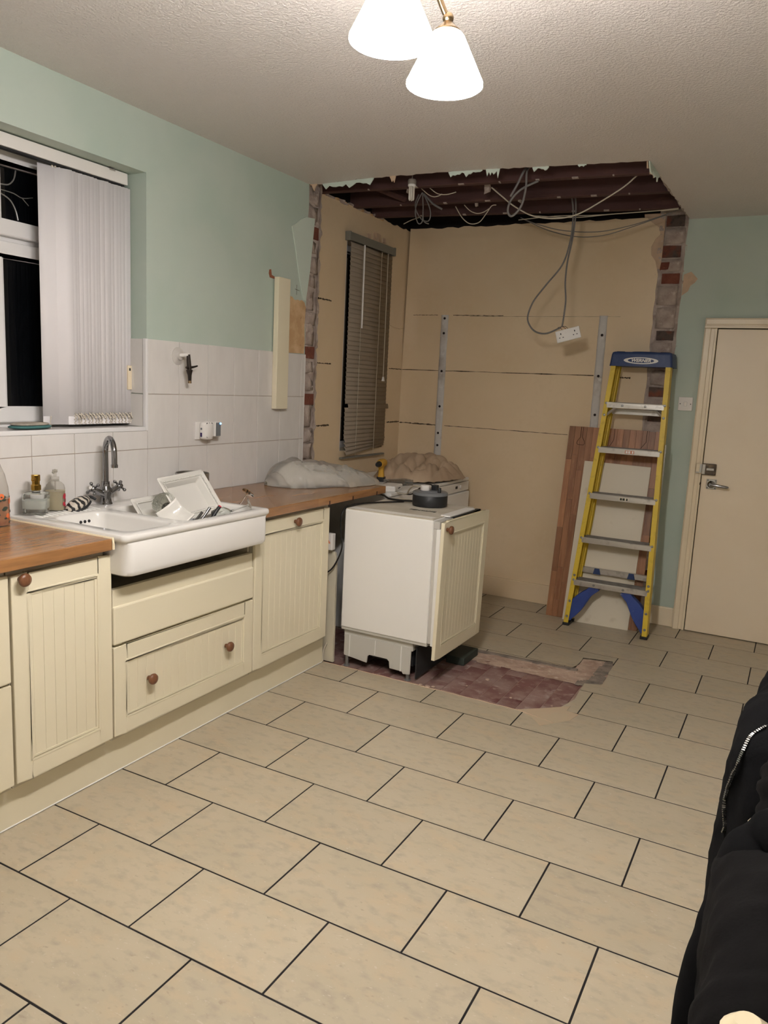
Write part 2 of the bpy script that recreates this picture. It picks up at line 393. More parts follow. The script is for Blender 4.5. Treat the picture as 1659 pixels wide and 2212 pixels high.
# old quarry tiles laid bare in the hole
def quarry_piece(sx, sy):
    return MB().box(-sx / 2 + .0015, sx / 2 - .0015, -sy / 2 + .0015, sy / 2 - .0015, 0, .004)
qp = None
for i in range(-5, 14):
    for j in range(5):
        x = i * .098 + .05; y = 2.30 + j * .198 + (.099 if i % 2 else 0) + .05
        if y > 2.86 or x > 1.27: continue
        if qp is None: qp = q = quarry_piece(.098, .198).build('quarry_tile', 'quarry', floor, bevel=.001, seg=1)
        else: q = dup(qp, floor)
        q.location = (x, y, -.0128 + rn.uniform(0, .0008))
# mortar bed left by the removed partition (an L), rough surface
def rough_bed(poly, h, amp, step, seed, mat_, name):
    xs = [p[0] for p in poly]; ys = [p[1] for p in poly]; mb = MB()
    nx = int((max(xs) - min(xs)) / step) + 1; ny = int((max(ys) - min(ys)) / step) + 1; vs = []; fs = []; ids = {}
    for i in range(nx + 1):
        for j in range(ny + 1):
            x = min(xs) + i * step; y = min(ys) + j * step
            ids[i, j] = len(vs); vs.append((x, y, h + amp * noise.noise((x * 17 + seed, y * 17, seed)) + amp * .6 * noise.noise((x * 60, y * 60 + seed, 0))))
    for i in range(nx):
        for j in range(ny):
            cx = min(xs) + (i + .5) * step; cy = min(ys) + (j + .5) * step
            jx = .02 * noise.noise((cx * 9, cy * 9, 3)); jy = .02 * noise.noise((cx * 9, cy * 9, 7))
            if inside((cx + jx, cy + jy), poly): fs.append((ids[i, j], ids[i + 1, j], ids[i + 1, j + 1], ids[i, j + 1]))
    return mb.add(vs, fs).build(name, mat_, floor, smooth='all')
rough_bed([(-.5, 2.86), (1.27, 2.82), (1.29, 2.87), (1.37, 2.88), (1.36, 3.28), (1.17, 3.28), (1.17, 3.03), (-.5, 3.02)], -.0065, .0035, .014, 1, 'mortar', 'mortar_bed')
rough_bed([(1.24, 2.80), (1.365, 2.88), (1.345, 3.27), (1.30, 3.26), (1.29, 2.93), (1.24, 2.86)], -.003, .003, .012, 5, 'mortar_grey', 'cement_fillet')
mb = MB(); plate(mb, jag((.55, 3.0), (1.2, 3.03), 12, .004, 3) + [(1.2, 3.03), (1.2, 3.005)] + jag((1.2, 3.005), (.55, 2.975), 12, .006, 9), [], XY, -.010, .0015)
mb.build('cement_ridge', 'mortar_grey', floor)
# screed that fills the cut corner in front of the patch, and crumbs
mb = MB(); plate(mb, [(1.10, 2.318), (1.205, 2.408), (1.30, 2.50), (1.30, 2.435), (1.36, 2.425), (1.34, 2.33), (1.24, 2.20), (1.18, 2.27)], [], XY, -.01, .0008)
mb.build('screed_patch', mat('beige_screed', (184, 168, 142), .9, var=[(9, (190, 166, 140), .45, .7, 8)]), floor)
for x, y, s in ((.62, 2.33, .016), (.645, 2.345, .011), (.84, 2.60, .012), (1.205, 2.985, .014), (.66, 2.99, .012), (.95, 2.98, .009), (1.02, 2.44, .007), (1.22, 2.46, .006), (.78, 2.46, .006), (.58, 2.335, .01)):
    mb = MB().sphere((0, 0, 0), s, 7, 5, (1, .8, .5)); mb.v = [tuple(Vector(p) * (1 + .35 * noise.noise(Vector(p) * 90 + Vector((x * 9, y * 9, 0))))) for p in mb.v]
    o = mb.build('mortar_crumb', 'mortar', floor); o.location = (x, y, -.004)
mb = MB()
for x0, y0, x1, y1 in ((-.02, 2.318, 1.12, 2.309), (1.10, 2.312, 1.28, 2.265)):
    mb.tube([(x0 + (x1 - x0) * k / 14, y0 + (y1 - y0) * k / 14 + .002 * math.sin(k * 3), .0) for k in range(15)], .0022, 5)
mb.build('mortar_line', 'plaster_pink', floor)

# ---- left wall of the kitchen (with the window opening) and its tiles
WY0, WY1, WZ0, WZ1 = -.27, 1.527, 1.238, 2.331
outer = [(-2.3, -.1), (2.77, -.1)] + jag((2.77, .9), (2.765, 2.6), 26, .006, 11) + [(2.765, 2.62), (-2.3, 2.62)]
mb = MB(); plate(mb, outer, [[(WY0, WZ0), (WY1, WZ0), (WY1, WZ1), (WY0, WZ1)]], YZ, -.78, WX)
wall_left = struct(mb.build('wall_left', 'mint'))
MB().box(WX - .002, TX - .003, .0, 2.76, .90, 1.23).build('grout_bed', 'wall_grout', wall_left)
MB().box(WX - .002, TX - .003, 1.53, 2.76, 1.20, 1.632).build('grout_bed', 'wall_grout', wall_left)
rows = [(.917, 1.1435), (1.1465, 1.3895), (1.3925, 1.633)]
for k in range(-8, 7):
    ya, yb = 1.524 + k * .2008 + .0014, 1.524 + (k + 1) * .2008 - .0014
    if k == 6: yb = 2.766
    if k == 5: yb = 1.524 + 6 * .2008 - .0014
    for z0, z1 in rows:
        if k < 0:
            if z0 > 1.2: continue
            z1 = min(z1, 1.2265)
        MB().box(WX, TX, ya, yb, z0, z1).build('wall_tile', 'wall_tile', wall_left, bevel=.0012, seg=2)
# tiled window sill, tiled reveal and white edge trims
for k in range(-8, 0):
    ya, yb = 1.524 + k * .2008 + .0012, 1.524 + (k + 1) * .2008 - .0012
    MB().box(-.70, WX - .004, ya, min(yb, 1.519), WZ0 - .002, WZ0 + .006).build('wall_tile', 'wall_tile', wall_left, bevel=.001, seg=1)
for z0, z1 in ((WZ0 + .007, 1.3895), (1.3925, 1.633)):
    MB().box(-.70, WX - .004, WY1 - .008, WY1, z0, z1).build('wall_tile', 'wall_tile', wall_left, bevel=.001, seg=1)
MB().box(WX - .012, TX + .001, WY1 - .0125, WY1 + .0015, WZ0 - .011, 1.635).build('tile_trim', 'pvc', wall_left, bevel=.003, seg=2)
MB().box(WX - .012, TX + .001, -.3, WY1 - .0125, WZ0 - .011, WZ0 + .008).build('tile_trim', 'pvc', wall_left, bevel=.003, seg=2)
MB().box(TX - .004, TX + .001, 2.764, 2.770, .92, 1.634).build('tile_trim', 'pvc', wall_left, bevel=.001, seg=1)
# torn paper flap, bare plaster patch, small tear with a flap of brown paper
mb = MB(); plate(mb, [(2.605, 2.318), (2.69, 2.372), (2.735, 2.392), (2.826, 2.402), (2.812, 2.28), (2.79, 2.10), (2.775, 2.02), (2.757, 1.935), (2.735, 1.94), (2.69, 2.05), (2.64, 2.22)], [], YZ, -.479, -.4735)
mb.build('torn_paper', 'mint_torn', wall_left)
mb = MB(); plate(mb, [(2.59, 1.635), (2.757, 1.638), (2.763, 1.70), (2.756, 1.80), (2.764, 1.90), (2.75, 1.925)] + jag((2.74, 1.93), (2.59, 1.935), 8, .012, 3), [], YZ, -.481, -.4768)
mb.build('bare_plaster', 'plaster_bare', wall_left)
mb = MB(); plate(mb, [(2.412, 2.06), (2.424, 2.063), (2.43, 2.035), (2.462, 2.028), (2.462, 2.018), (2.418, 2.02), (2.408, 2.04)], [], YZ, -.481, -.4755)
mb.build('torn_paper', mat('torn_brown_paper', (150, 92, 66), .85), wall_left)
for pts in (((2.655, 1.99), (2.70, 1.985)), ((2.672, 2.015), (2.672, 1.96))):
    MB().tube([(WX + .0005, y, z) for y, z in pts], .0012, 4).build('pencil_mark', 'dirt', wall_left)

# ---- brick end of the partition that was pulled out of the left wall
def stone(sx, sy, sz, amp, seed):
    """a rough block: subdivided box with noise"""
    bm = bmesh.new(); bmesh.ops.create_cube(bm, size=1); bmesh.ops.subdivide_edges(bm, edges=bm.edges, cuts=2, use_grid_fill=True)
    rs = random.Random(seed); vs = []
    for v in bm.verts:
        p = Vector((v.co.x * sx, v.co.y * sy, v.co.z * sz)); q = p * 14 + Vector((seed * 3.1, seed * 1.7, 0))
        vs.append(p + Vector((noise.noise(q), noise.noise(q + Vector((9, 0, 0))), noise.noise(q + Vector((0, 9, 0))))) * amp)
    fs = [[v.index for v in f.verts] for f in bm.faces]; bm.free()
    return MB().add(vs, fs)
def rough_sheet(fn, nu, nv, name, mat_, parent):
    return MB().grid(fn, nu, nv).build(name, mat_, parent, smooth='all')
struct_l = wall_left
def sheet_l(u, v):
    y = 2.755 + .185 * u; z = .80 + 1.86 * v
    return (-.506 + .016 * noise.noise((y * 16, z * 16, 0)) + .010 * noise.noise((y * 50, z * 50, 4)), y + .006 * noise.noise((z * 18, 2, 0)), z)
rough_sheet(sheet_l, 14, 110, 'mortar_core', 'mortar_wall', wall_left)
MB().box(-.72, -.515, 2.772, 2.935, -.1, 2.66).build('wall_core', 'mortar_wall', wall_left)
red_l = {4, 7, 14}
k = 0; z = .93
while z < 2.56:
    h = (.068, .10, .072, .12, .066, .095, .07)[k % 7]
    red = k in red_l
    d = -.509 + (.002 if not red else .006) + .004 * math.sin(k * 2.3)
    wy = .104 + .014 * math.sin(k * 1.7)
    o = stone(.04, wy, h, .016 if not red else .004, k + 1).build('brick', 'brick' if red else 'mortar_wall', wall_left, smooth='all' if not red else False)
    o.location = (d - .012, 2.842 + .010 * math.sin(k * 3.7), z + h / 2)
    z += h + (.010 if k % 2 else .016); k += 1
def band_l(u, v):
    z = .85 + 1.76 * v; y = 2.905 + .034 * u + .006 * noise.noise((z * 14, 7, 0))
    return (-.497 + .006 * noise.noise((y * 30, z * 26, 2)) - .02 * u * u, y, z)
rough_sheet(band_l, 6, 120, 'plaster_band', 'mortar_wall', wall_left)
# ---- alcove wall on the left, with its window opening
VY0, VY1, VZ0, VZ1 = 3.352, 3.945, 1.03, 2.40
mb = MB(); plate(mb, [(2.935, -.1), (4.40, -.1)] + [(4.40, 2.60)] + jag((4.2, 2.598), (3.02, 2.600), 34, .010, 21) + [(2.962, 2.60)] + jag((2.945, 2.58), (2.94, .9), 30, .004, 5),
                 [[(VY0, VZ0), (VY1, VZ0), (VY1, VZ1), (VY0, VZ1)]], YZ, -.80, AX)
wall_al = struct(mb.build('wall_alcove_left', 'cream_wall'))
MB().tube([(AX - .001, 2.943 + .004 * noise.noise((k * .7, 0, 0)), .92 + k * .0335) for k in range(50)], .0035, 6).build('plaster_edge', 'plaster_pink', wall_al)
def mark(pts, wd, parent, axis, seed=0):                # dirt line left by a shelf: thin ragged strip with its own edge
    (a0, z0), (a1, z1) = pts; n = 24; up = []; dn = []; rs = random.Random(seed)
    for i in range(n + 1):
        t = i / n; a = a0 + (a1 - a0) * t; zz = z0 + (z1 - z0) * t
        up.append((a, zz + wd * rs.uniform(.2, 1))); dn.append((a, zz - wd * rs.uniform(.1, .8)))
    mb = MB()
    if axis == 'x': plate(mb, dn + up[::-1], [], YZ, AX - .001, AX + .0012)
    else: plate(mb, dn + up[::-1], [], XZ, BY + .001, BY - .0012)
    return mb.build('shelf_mark', 'dirt', parent)
for i, (y0, y1, z0, wd) in enumerate(((2.96, 3.19, 1.985, .007), (2.965, 3.21, 1.595, .006), (2.955, 3.21, 1.205, .008), (4.00, 4.20, 1.60, .005), (4.0, 4.2, 1.21, .008))):
    mark(((y0, z0), (y1, z0 + .002)), wd, wall_al, 'x', i)
MB().tube([(AX, 3.985, 1.905), (AX + .002, 4.05, 1.895), (AX + .001, 4.14, 1.893), (AX, 4.20, 1.905)], .003, 5).build('plaster_ridge', 'cream_wall', wall_al)
# crumbled plaster at the top edge and above the blind
for i in range(16):
    yy = 3.05 + i * .05 + .02 * math.sin(i * 5); o = stone(.018, .045 + .02 * (i % 3), .012, .007, i + 40).build('plaster_lump', 'mortar_wall' if i % 3 else 'plaster_bare', wall_al)
    o.location = (AX - .004, yy, 2.600 + .004 * math.sin(i * 2))
for i, (y, z) in enumerate(((3.62, 2.455), (3.70, 2.47), (3.74, 2.478), (3.76, 2.465), (3.83, 2.46))):
    o = stone(.012, .035, .03 + .02 * (i % 2), .006, i + 70).build('plaster_flake', 'plaster_pink', wall_al); o.location = (AX + .006, y, z)

# ---- back wall: alcove part, brick stub, mint part with the door
mb = MB(); plate(mb, [(-.6, -.1), (1.203, -.1)] + jag((1.203, .0), (1.203, 2.30), 46, .005, 31) + [(1.185, 2.33), (1.155, 2.37), (1.150, 2.42), (1.175, 2.47), (1.196, 2.49)] + jag((1.198, 2.50), (1.185, 2.555), 3, .004, 2) + [(1.13, 2.575), (1.11, 2.596)] + jag((1.08, 2.598), (-.6, 2.606), 40, .006, 33), [], XZ, 4.36, BY)
wall_back = struct(mb.build('wall_back', 'cream_wall'))
mb = MB(); plate(mb, [(1.13, 2.28), (1.22, 2.28), (1.22, 2.62), (1.09, 2.62)], [], XZ, 4.30, BY + .004); mb.build('plaster_scar', 'plaster_pink', wall_back)
mb = MB(); plate(mb, jag((1.357, -.1), (1.357, 2.60), 60, .004, 41) + [(1.357, 2.62), (3.72, 2.62), (3.72, -.1), (2.385, -.1), (2.385, 1.93), (1.585, 1.93), (1.585, -.1)], [], XZ, 4.36, BY)
wall_br = struct(mb.build('wall_back_right', 'mint'))
mb = MB(); plate(mb, [(1.362, 2.245), (1.405, 2.262), (1.447, 2.218), (1.432, 2.195), (1.408, 2.178), (1.398, 2.145), (1.362, 2.118)], [], XZ, BY + .001, BY - .001)
mb.build('bare_plaster', 'plaster_pink', wall_br)
def sheet_b(u, v):
    x = 1.19 + .175 * u; z = -.05 + 2.70 * v
    e = min(u, 1 - u); y = 4.222 - (.012 if e < .14 else 0)
    return (x, y - .010 * noise.noise((x * 24, z * 24, 5)) - .006 * noise.noise((x * 70, z * 70, 1)), z)
rough_sheet(sheet_b, 16, 190, 'mortar_core', 'mortar_wall', wall_back)
MB().box(1.18, 1.38, 4.235, 4.36, -.1, 2.66).build('wall_core', 'mortar_wall', wall_back)
for i, (za, zb, kind) in enumerate(((2.535, 2.605, 'brick_dark'), (2.435, 2.528, 'm'), (2.35, 2.425, 'brick_dark'), (2.265, 2.342, 'm'), (2.19, 2.257, 'brick'), (2.06, 2.182, 'm'), (1.915, 2.05, 'm'), (1.842, 1.905, 'brick_dark'),
                                    (1.72, 1.832, 'm'), (1.665, 1.712, 'brick'), (1.56, 1.655, 'm'), (1.485, 1.552, 'brick_dark'), (1.41, 1.477, 'm'), (1.325, 1.402, 'brick_dark'), (1.20, 1.315, 'm'), (1.12, 1.19, 'brick'),
                                    (1.0, 1.11, 'm'), (.92, .99, 'brick_dark'), (.80, .91, 'm'), (.72, .79, 'brick'), (.58, .71, 'm'), (.5, .57, 'brick_dark'), (.36, .49, 'm'), (.28, .35, 'brick'), (.1, .27, 'm'))):
    m_ = kind if kind != 'm' else 'mortar_wall'
    o = stone(.118 if kind == 'm' else .106, .05, zb - za - .006, .007 if kind == 'm' else .003, i + 100).build('brick', m_, wall_back, smooth='all' if kind == 'm' else False)
    o.location = (1.281 + .006 * math.sin(i * 2.1), 4.232 - (.004 if kind == 'm' else 0) + .003 * math.sin(i * 3), (za + zb) / 2)
o = stone(.05, .012, .04, .008, 300).build('brick', 'brick', wall_back); o.location = (1.245, 4.203, 2.30)
# shelf marks and the two old shelf battens on the alcove back wall
for i, (x0, x1, z0, z1, wd) in enumerate(((-.50, -.30, 2.0, 2.0, .003), (-.18, .20, 1.998, 1.994, .004), (-.57, .86, 1.602, 1.607, .0045), (.98, 1.10, 1.60, 1.60, .008), (-.57, -.26, 1.207, 1.206, .007), (-.2, .72, 1.206, 1.204, .0035), (-.05, 1.0, 1.99, 1.99, .0012))):
    mark(((x0, z0), (x1, z1)), wd, wall_back, 'y', i + 9)
for i, (x, z0, z1) in enumerate(((-.243, .955, 2.0), (.892, .955, 1.995))):
    def strip(u, v, x=x, z0=z0, z1=z1):
        zz = z0 + (z1 - z0) * v; wd = .028 * (1 + .12 * noise.noise((zz * 9, i, 0)))
        prof = [(-1, 0), (-.9, .010), (-.45, .013), (0, .013), (.45, .013), (.9, .010), (1, 0)][round(u * 6)]
        return (x + prof[0] * wd, BY + .002 - prof[1] - .002 * noise.noise((zz * 30, u * 3, i)), zz)
    o = MB().grid(strip, 7, 60).build('shelf_batten', 'rail_strip', wall_back, smooth='all')
    for zz in ((1.975, 1.87, 1.60, 1.345, 1.15, 1.06) if i == 0 else (1.87, 1.605, 1.35)):
        MB().lathe([(.0001, -.0005), (.008, 0), (.009, -.004)], 10, (x + .004, BY - .0125, zz), 'y').build('screw_hole', 'void', o)
# ---- baseboards
struct(MB().box(-.57, 1.195, 4.186, BY + .002, 0, .138).build('baseboard_alcove', 'cream_wall', bevel=.004))
bb = struct(MB().box(1.372, 1.522, 4.184, BY + .002, 0, .126).build('baseboard_back', 'cream_gloss', bevel=.004))
# ---- right wall and the wall behind the camera (they close the room)
struct(MB().box(3.62, 3.75, -2.3, 4.3, -.1, 2.62).build('wall_right', 'room_white'))
struct(MB().box(-.78, 3.75, -2.45, -2.3, -.1, 2.62).build('wall_front', 'room_white'))

# ---- door with its frame
door = struct(MB().box(1.603, 2.375, 4.158, 4.198, .006, 1.912).build('door_1', 'door_paint', bevel=.003))
def archi(x0, x1, z0, z1, vert):
    mb = MB()
    if vert: mb.box(x0, x1, 4.168, 4.21, z0, z1).box(x0 + .006, x0 + .040, 4.158, 4.17, z0, z1).box(x1 - .016, x1, 4.162, 4.20, z0, z1)
    else: mb.box(x0, x1, 4.168, 4.21, z0, z1).box(x0 + .006, x1, 4.158, 4.17, z1 - .040, z1 - .006).box(x0, x1, 4.162, 4.20, z0, z0 + .016)
    return mb.build('door_frame', 'cream_gloss', door, bevel=.004)
archi(1.522, 1.598, 0, 1.9178, True); archi(1.522, 2.46, 1.918, 1.980, False); archi(2.384, 2.46, 0, 1.9178, True)
MB().box(1.598, 2.38, 4.20, 4.23, 0, 1.93).build('door_stop', 'void', door)
lk = MB().box(1.602, 1.682, 4.132, 4.160, 1.022, 1.092).build('rim_lock', mat('dark_bronze_lock', (74, 64, 54), .4, .7, var=[(30, (110, 96, 78), .5, .7)]), door, bevel=.004)
MB().box(1.602, 1.622, 4.126, 4.134, 1.026, 1.088).box(1.628, 1.672, 4.128, 4.134, 1.05, 1.066).build('lock_bolt', 'steel', lk, bevel=.002)
kp = MB().box(1.566, 1.600, 4.140, 4.160, 1.028, 1.09).build('lock_keeper', 'cream_gloss', door, bevel=.003)
MB().box(1.588, 1.600, 4.136, 4.142, 1.032, 1.086).box(1.566, 1.585, 4.137, 4.141, 1.03, 1.037).build('keeper_plate', 'steel', kp)
hd = MB().box(1.636, 1.694, 4.152, 4.160, .934, .996).build('handle_plate', 'steel', door, bevel=.002)
MB().lathe([(.022, 0), (.022, -.008), (.016, -.012), (.011, -.02), (.011, -.045)], 16, (1.664, 4.153, .965), 'y').tube([(1.664, 4.112, .965), (1.70, 4.108, .963), (1.75, 4.108, .958), (1.765, 4.112, .956)], [.011, .010, .0095, .008], 10, 4).build('lever_handle', 'chrome', hd, smooth=True)
for x, z in ((1.643, .941), (1.687, .941), (1.643, .989), (1.687, .989)): MB().lathe([(.0035, 0), (.003, -.002)], 8, (x, 4.152, z), 'y').build('screw', 'black', hd)
MB().tube([(1.600, 4.157, .97), (1.598, 4.155, .955)], .004, 6).build('latch_mark', 'dirt', door)

# ---- ceiling with the opened-up bay, joists and floorboards above it
edge_near = jag((1.342, 2.888), (.909, 2.84), 14, .006, 51) + jag((.909, 2.84), (.453, 2.775), 16, .010, 52) + jag((.453, 2.775), (-.129, 2.752), 20, .010, 53) + jag((-.129, 2.752), (-.44, 2.79), 10, .012, 54)
outer = [(-.6, -2.35), (3.7, -2.35), (3.7, 4.215), (1.365, 4.215)] + jag((1.365, 4.10), (1.342, 2.90), 40, .006, 50) + edge_near + [(-.47, 2.765), (-.6, 2.765)]
mb = MB(); plate(mb, outer, [], XY, CZ + .014, CZ); ceiling = struct(mb.build('ceiling', 'ceil'))
def remnant(x0, y0, x1, y1, hmax, seed, mat_='mint_torn', n=15):
    """ragged strip of wall plaster still hanging from the ceiling edge"""
    rs = random.Random(seed); low = []; top = []
    L_ = math.hypot(x1 - x0, y1 - y0)
    hs = [max(.004, hmax * (.45 + .55 * noise.noise((i * .55, seed, 0)) + .25 * rs.uniform(-1, 1))) for i in range(n + 1)]
    hs[0] = hs[-1] = .004
    low = [(i / n * L_, -hs[i]) for i in range(n + 1)]
    ux, uy = (x1 - x0) / L_, (y1 - y0) / L_
    mb = MB(); plate(mb, low + [(L_, .010), (0, .010)], [], lambda a, b_, h: (x0 + ux * a - uy * h, y0 + uy * a + ux * h, CZ + b_), -.002, .004)
    return mb.build('plaster_remnant', mat_, ceiling)
remnant(-.40, 2.782, -.06, 2.757, .050, 2); remnant(.37, 2.778, .55, 2.79, .030, 5); remnant(.57, 2.79, .64, 2.80, .055, 8, n=9); remnant(.80, 2.828, .88, 2.837, .028, 12, n=9); remnant(1.02, 2.85, 1.06, 2.855, .02, 3, n=6)
remnant(.04, 2.755, .075, 2.755, .05, 15, 'plaster_pink', 5)
remnant(-.475, 2.770, -.43, 2.772, .05, 31, 'plaster_pink', 5)
remnant(1.347, 3.16, 1.345, 2.892, .055, 22, n=18); remnant(1.338, 3.10, 1.336, 2.892, .045, 27, 'plaster_pink', 14)
# thickness of the broken plaster along the edges
MB().tube([(x, y + .004, CZ + .008) for x, y in edge_near], .008, 5).build('broken_edge', 'mortar_wall', ceiling)
MB().tube([(x - .002, y, CZ + .008) for x, y in jag((1.365, 4.15), (1.342, 2.90), 60, .007, 50)], .008, 5).build('broken_edge', 'mortar_wall', ceiling)
for (xa, ya, xb, yb, zb, h) in ((-.60, 3.00, 1.62, 3.19, 2.592, .17), (-.60, 3.41, 1.62, 3.595, 2.594, .17), (-.60, 3.69, 1.62, 4.005, 2.592, .17)):
    ang = math.atan2(yb - ya, xb - xa); L_ = math.hypot(xb - xa, yb - ya)
    o = MB().box(0, L_, 0, .048, 0, h).build('joist', 'joist', ceiling, bevel=.003, seg=1); o.location = (xa, ya, zb); o.rotation_euler = (0, 0, ang)
    mb = MB()
    for k in range(7):
        t_ = .35 + k * .24 + .07 * math.sin(k * 7); mb.box(t_, t_ + .008 + .012 * (k % 3), -.002, .012 + .01 * (k % 2), -.003, .003)
    mb.build('plaster_nib', 'mortar_wall', o)
for k in range(9):
    o = MB().box(0, .148, 2.70, 4.40, 0, .02).build('floorboard', 'boards', ceiling); o.location = (-.62 + k * .2 + .02 * (k % 2), 0, 2.765)
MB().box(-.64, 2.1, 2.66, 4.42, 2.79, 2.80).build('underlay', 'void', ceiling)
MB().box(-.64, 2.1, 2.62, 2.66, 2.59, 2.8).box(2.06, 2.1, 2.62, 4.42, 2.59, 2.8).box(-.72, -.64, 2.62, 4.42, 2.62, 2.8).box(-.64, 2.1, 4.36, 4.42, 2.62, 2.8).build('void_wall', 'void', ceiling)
o = MB().tube([(-.35, 3.0, 2.66), (-.20, 3.40, 2.62)], .022, 8).build('noggin', 'joist', ceiling)
for x, y, s in ((.40, 3.25, 1), (.50, 3.52, .8), (.22, 3.53, .7), (-.02, 3.1, .8)):
    o = stone(.030 * s, .02, .045 * s, .020, int(x * 90) + 7).build('mortar_clump', 'mortar_wall', ceiling); o.location = (x, y, 2.595)

# ---- kitchen window
win = thing('window_1', 'x', 'x'); del win['label']; del win['category']; struct(win)
def frame_rect(y0, y1, z0, z1, wd, x0, x1, name, mat_, parent, bev=.004):
    mb = MB().box(x0, x1, y0, y1, z0, z0 + wd).box(x0, x1, y0, y1, z1 - wd, z1).box(x0, x1, y0, y0 + wd, z0 + wd, z1 - wd).box(x0, x1, y1 - wd, y1, z0 + wd, z1 - wd)
    return mb.build(name, mat_, parent, bevel=bev)
frame_rect(WY0, WY1, WZ0, WZ1, .045, -.775, -.70, 'window_frame', 'pvc', win)
MB().box(-.775, -.70, WY0 + .045, WY1 - .045, 1.945, 1.995).build('transom', 'pvc', win, bevel=.004)
MB().box(-.775, -.70, .875, .935, WZ0 + .045, WZ1 - .045).build('mullion', 'pvc', win, bevel=.004)
for ya, yb in ((.915, 1.50), (.30, .895)):
    for za, zb, rail in ((1.262, 1.962, .056), (1.982, 2.306, .055)):
        s = frame_rect(ya, yb, za, zb, rail, -.735, -.672, 'sash', 'pvc', win, .007)
        MB().box(-.705, -.700, ya + rail - .01, yb - rail + .01, za + rail - .01, zb - rail + .01).build('pane', 'glass_dark', s)
        frame_rect(ya + rail - .002, yb - rail + .002, za + rail - .002, zb - rail + .002, .008, -.70, -.680, 'glazing_bead', 'pvc', s, .003)
        if rail == .055:
            cy = ya + rail + .01; cz = (za + zb) / 2 + .01
            mb = MB()
            mb.tube([(-.698, cy + .075, cz + .085), (-.697, cy + .065, cz + .05), (-.697, cy + .04, cz + .025), (-.698, cy, cz + .02)], .003, 6, 5)
            mb.tube([(-.698, cy, cz - .012), (-.697, cy + .045, cz - .03), (-.697, cy + .07, cz - .065), (-.698, cy + .08, cz - .10)], .003, 6, 5)
            mb.tube([(-.698, cy, cz + .0), (-.697, cy + .06, cz - .002), (-.697, cy + .10, cz - .012), (-.698, cy + .15, cz + .0)], .002, 6, 4)
            mb.tube([(-.697, cy + .10, cz - .012), (-.698, cy + .13, cz - .035)], .0018, 6)
            mb.build('lead_strip', 'lead', s, smooth=True)
# ---- alcove window behind the venetian blind
win2 = thing('window_2', 'x', 'x'); del win2['label']; del win2['category']; struct(win2)
frame_rect(VY0 + .002, VY1 - .002, VZ0 + .002, VZ1 - .002, .045, -.79, -.71, 'window_frame', 'pvc', win2)
MB().box(-.755, -.75, VY0 + .04, VY1 - .04, VZ0 + .04, VZ1 - .04).build('pane', 'glass_dark', win2)
MB().box(-.72, AX - .001, VY0, VY1, VZ0 - .012, VZ0 + .002).build('window_sill', 'cream_gloss', win2, bevel=.003)
MB().box(-.605, -.575, VY0 - .001, VY0 + .006, VZ0, VZ1).build('reveal_bead', 'pvc', win2, bevel=.002)
# ================================================================== KITCHEN UNITS
def bead_front(w_, h_, fr=.058, pitch=.052):
    """beadboard door front in local coords: x out of the face (front at 0), y across, z up"""
    mb = MB(); t0 = -.019
    mb.box(t0, 0, 0, fr, 0, h_).box(t0, 0, w_ - fr, w_, 0, h_).box(t0, 0, fr, w_ - fr, 0, fr).box(t0, 0, fr, w_ - fr, h_ - fr, h_)
    return mb
def make_front(name, w_, h_, parent, loc, rot=(0, 0, 0), fr=.058, pitch=.055, material='cab'):
    o = bead_front(w_, h_, fr).build(name, material, parent, bevel=.0035, seg=2)
    o.location = loc; o.rotation_euler = rot
    i0, i1, j0, j1 = fr - .003, w_ - fr + .003, fr - .003, h_ - fr + .003
    mb = MB()
    for q in range(2):                                             # two-step moulding inside the frame
        a = q * .009; wd = .0085; x1 = (.0012, -.0022)[q]
        mb.box(-.016, x1, i0 + a, i1 - a, j0 + a, j0 + a + wd).box(-.016, x1, i0 + a, i1 - a, j1 - a - wd, j1 - a)
        mb.box(-.016, x1, i0 + a, i0 + a + wd, j0 + a + wd, j1 - a - wd).box(-.016, x1, i1 - a - wd, i1 - a, j0 + a + wd, j1 - a - wd)
    mb.build('moulding', material, o, bevel=.0022, seg=2)
    p0, p1, q0, q1 = i0 + .018, i1 - .018, j0 + .018, j1 - .018
    n = max(3, round((p1 - p0) / (pitch * .78))); st = (p1 - p0) / n; mb = MB()
    for k in range(n):
        mb.box(-.016, -.0045, p0 + k * st + .0003, p0 + (k + 1) * st - .0003, q0 - .0012, q1 + .0012)
    mb.build('bead_panel', material, o, bevel=.0008, seg=1)
    return o
KNOB = [(.0085, 0), (.0095, .004), (.0085, .010), (.012, .015), (.0195, .019), (.0215, .025), (.0195, .031), (.012, .0345), (.0001, .036)]
knob_mesh = None
def knob(parent, y, z):
    global knob_mesh
    if knob_mesh is None: knob_mesh = o = MB().lathe(KNOB, 20, axis='x').build('knob', 'knob', parent, smooth='all')
    else: o = dup(knob_mesh, parent)
    o.location = (0, y, z); return o
FX = .06
def unit(label, y0, y1, top=.872, ftop=None):
    t = thing('base_cabinet', label, 'cabinet', (0, (y0 + y1) / 2, 0), group='cream base cabinets')
    MB().box(-.46, -.008, y0 + .001, min(y1 - .001, .803 if y0 < .6 else 9), .001, top - .002).box(-.008, .038, y0 + .002, min(y1 - .002, .803 if y0 < .6 else 9), .152, (ftop or top) - .002).build('carcass', 'cab_side', t, world=True)
    return t, (y0 + y1) / 2
# drawer unit at the left edge
t, c = unit('cream base cabinet with two plain drawers at the left edge of the photo', -.20, .424)
make_front('drawer_front', .618, .342, t, (FX, -.197 - c, .515)); make_front('drawer_front', .618, .335, t, (FX, -.197 - c, .172))
# door unit
t, c = unit('narrow cream cabinet with beadboard door left of the sink drawers', .426, .826)
d = make_front('door', .392, .682, t, (FX, .430 - c, .172)); knob(d, .030, .668)
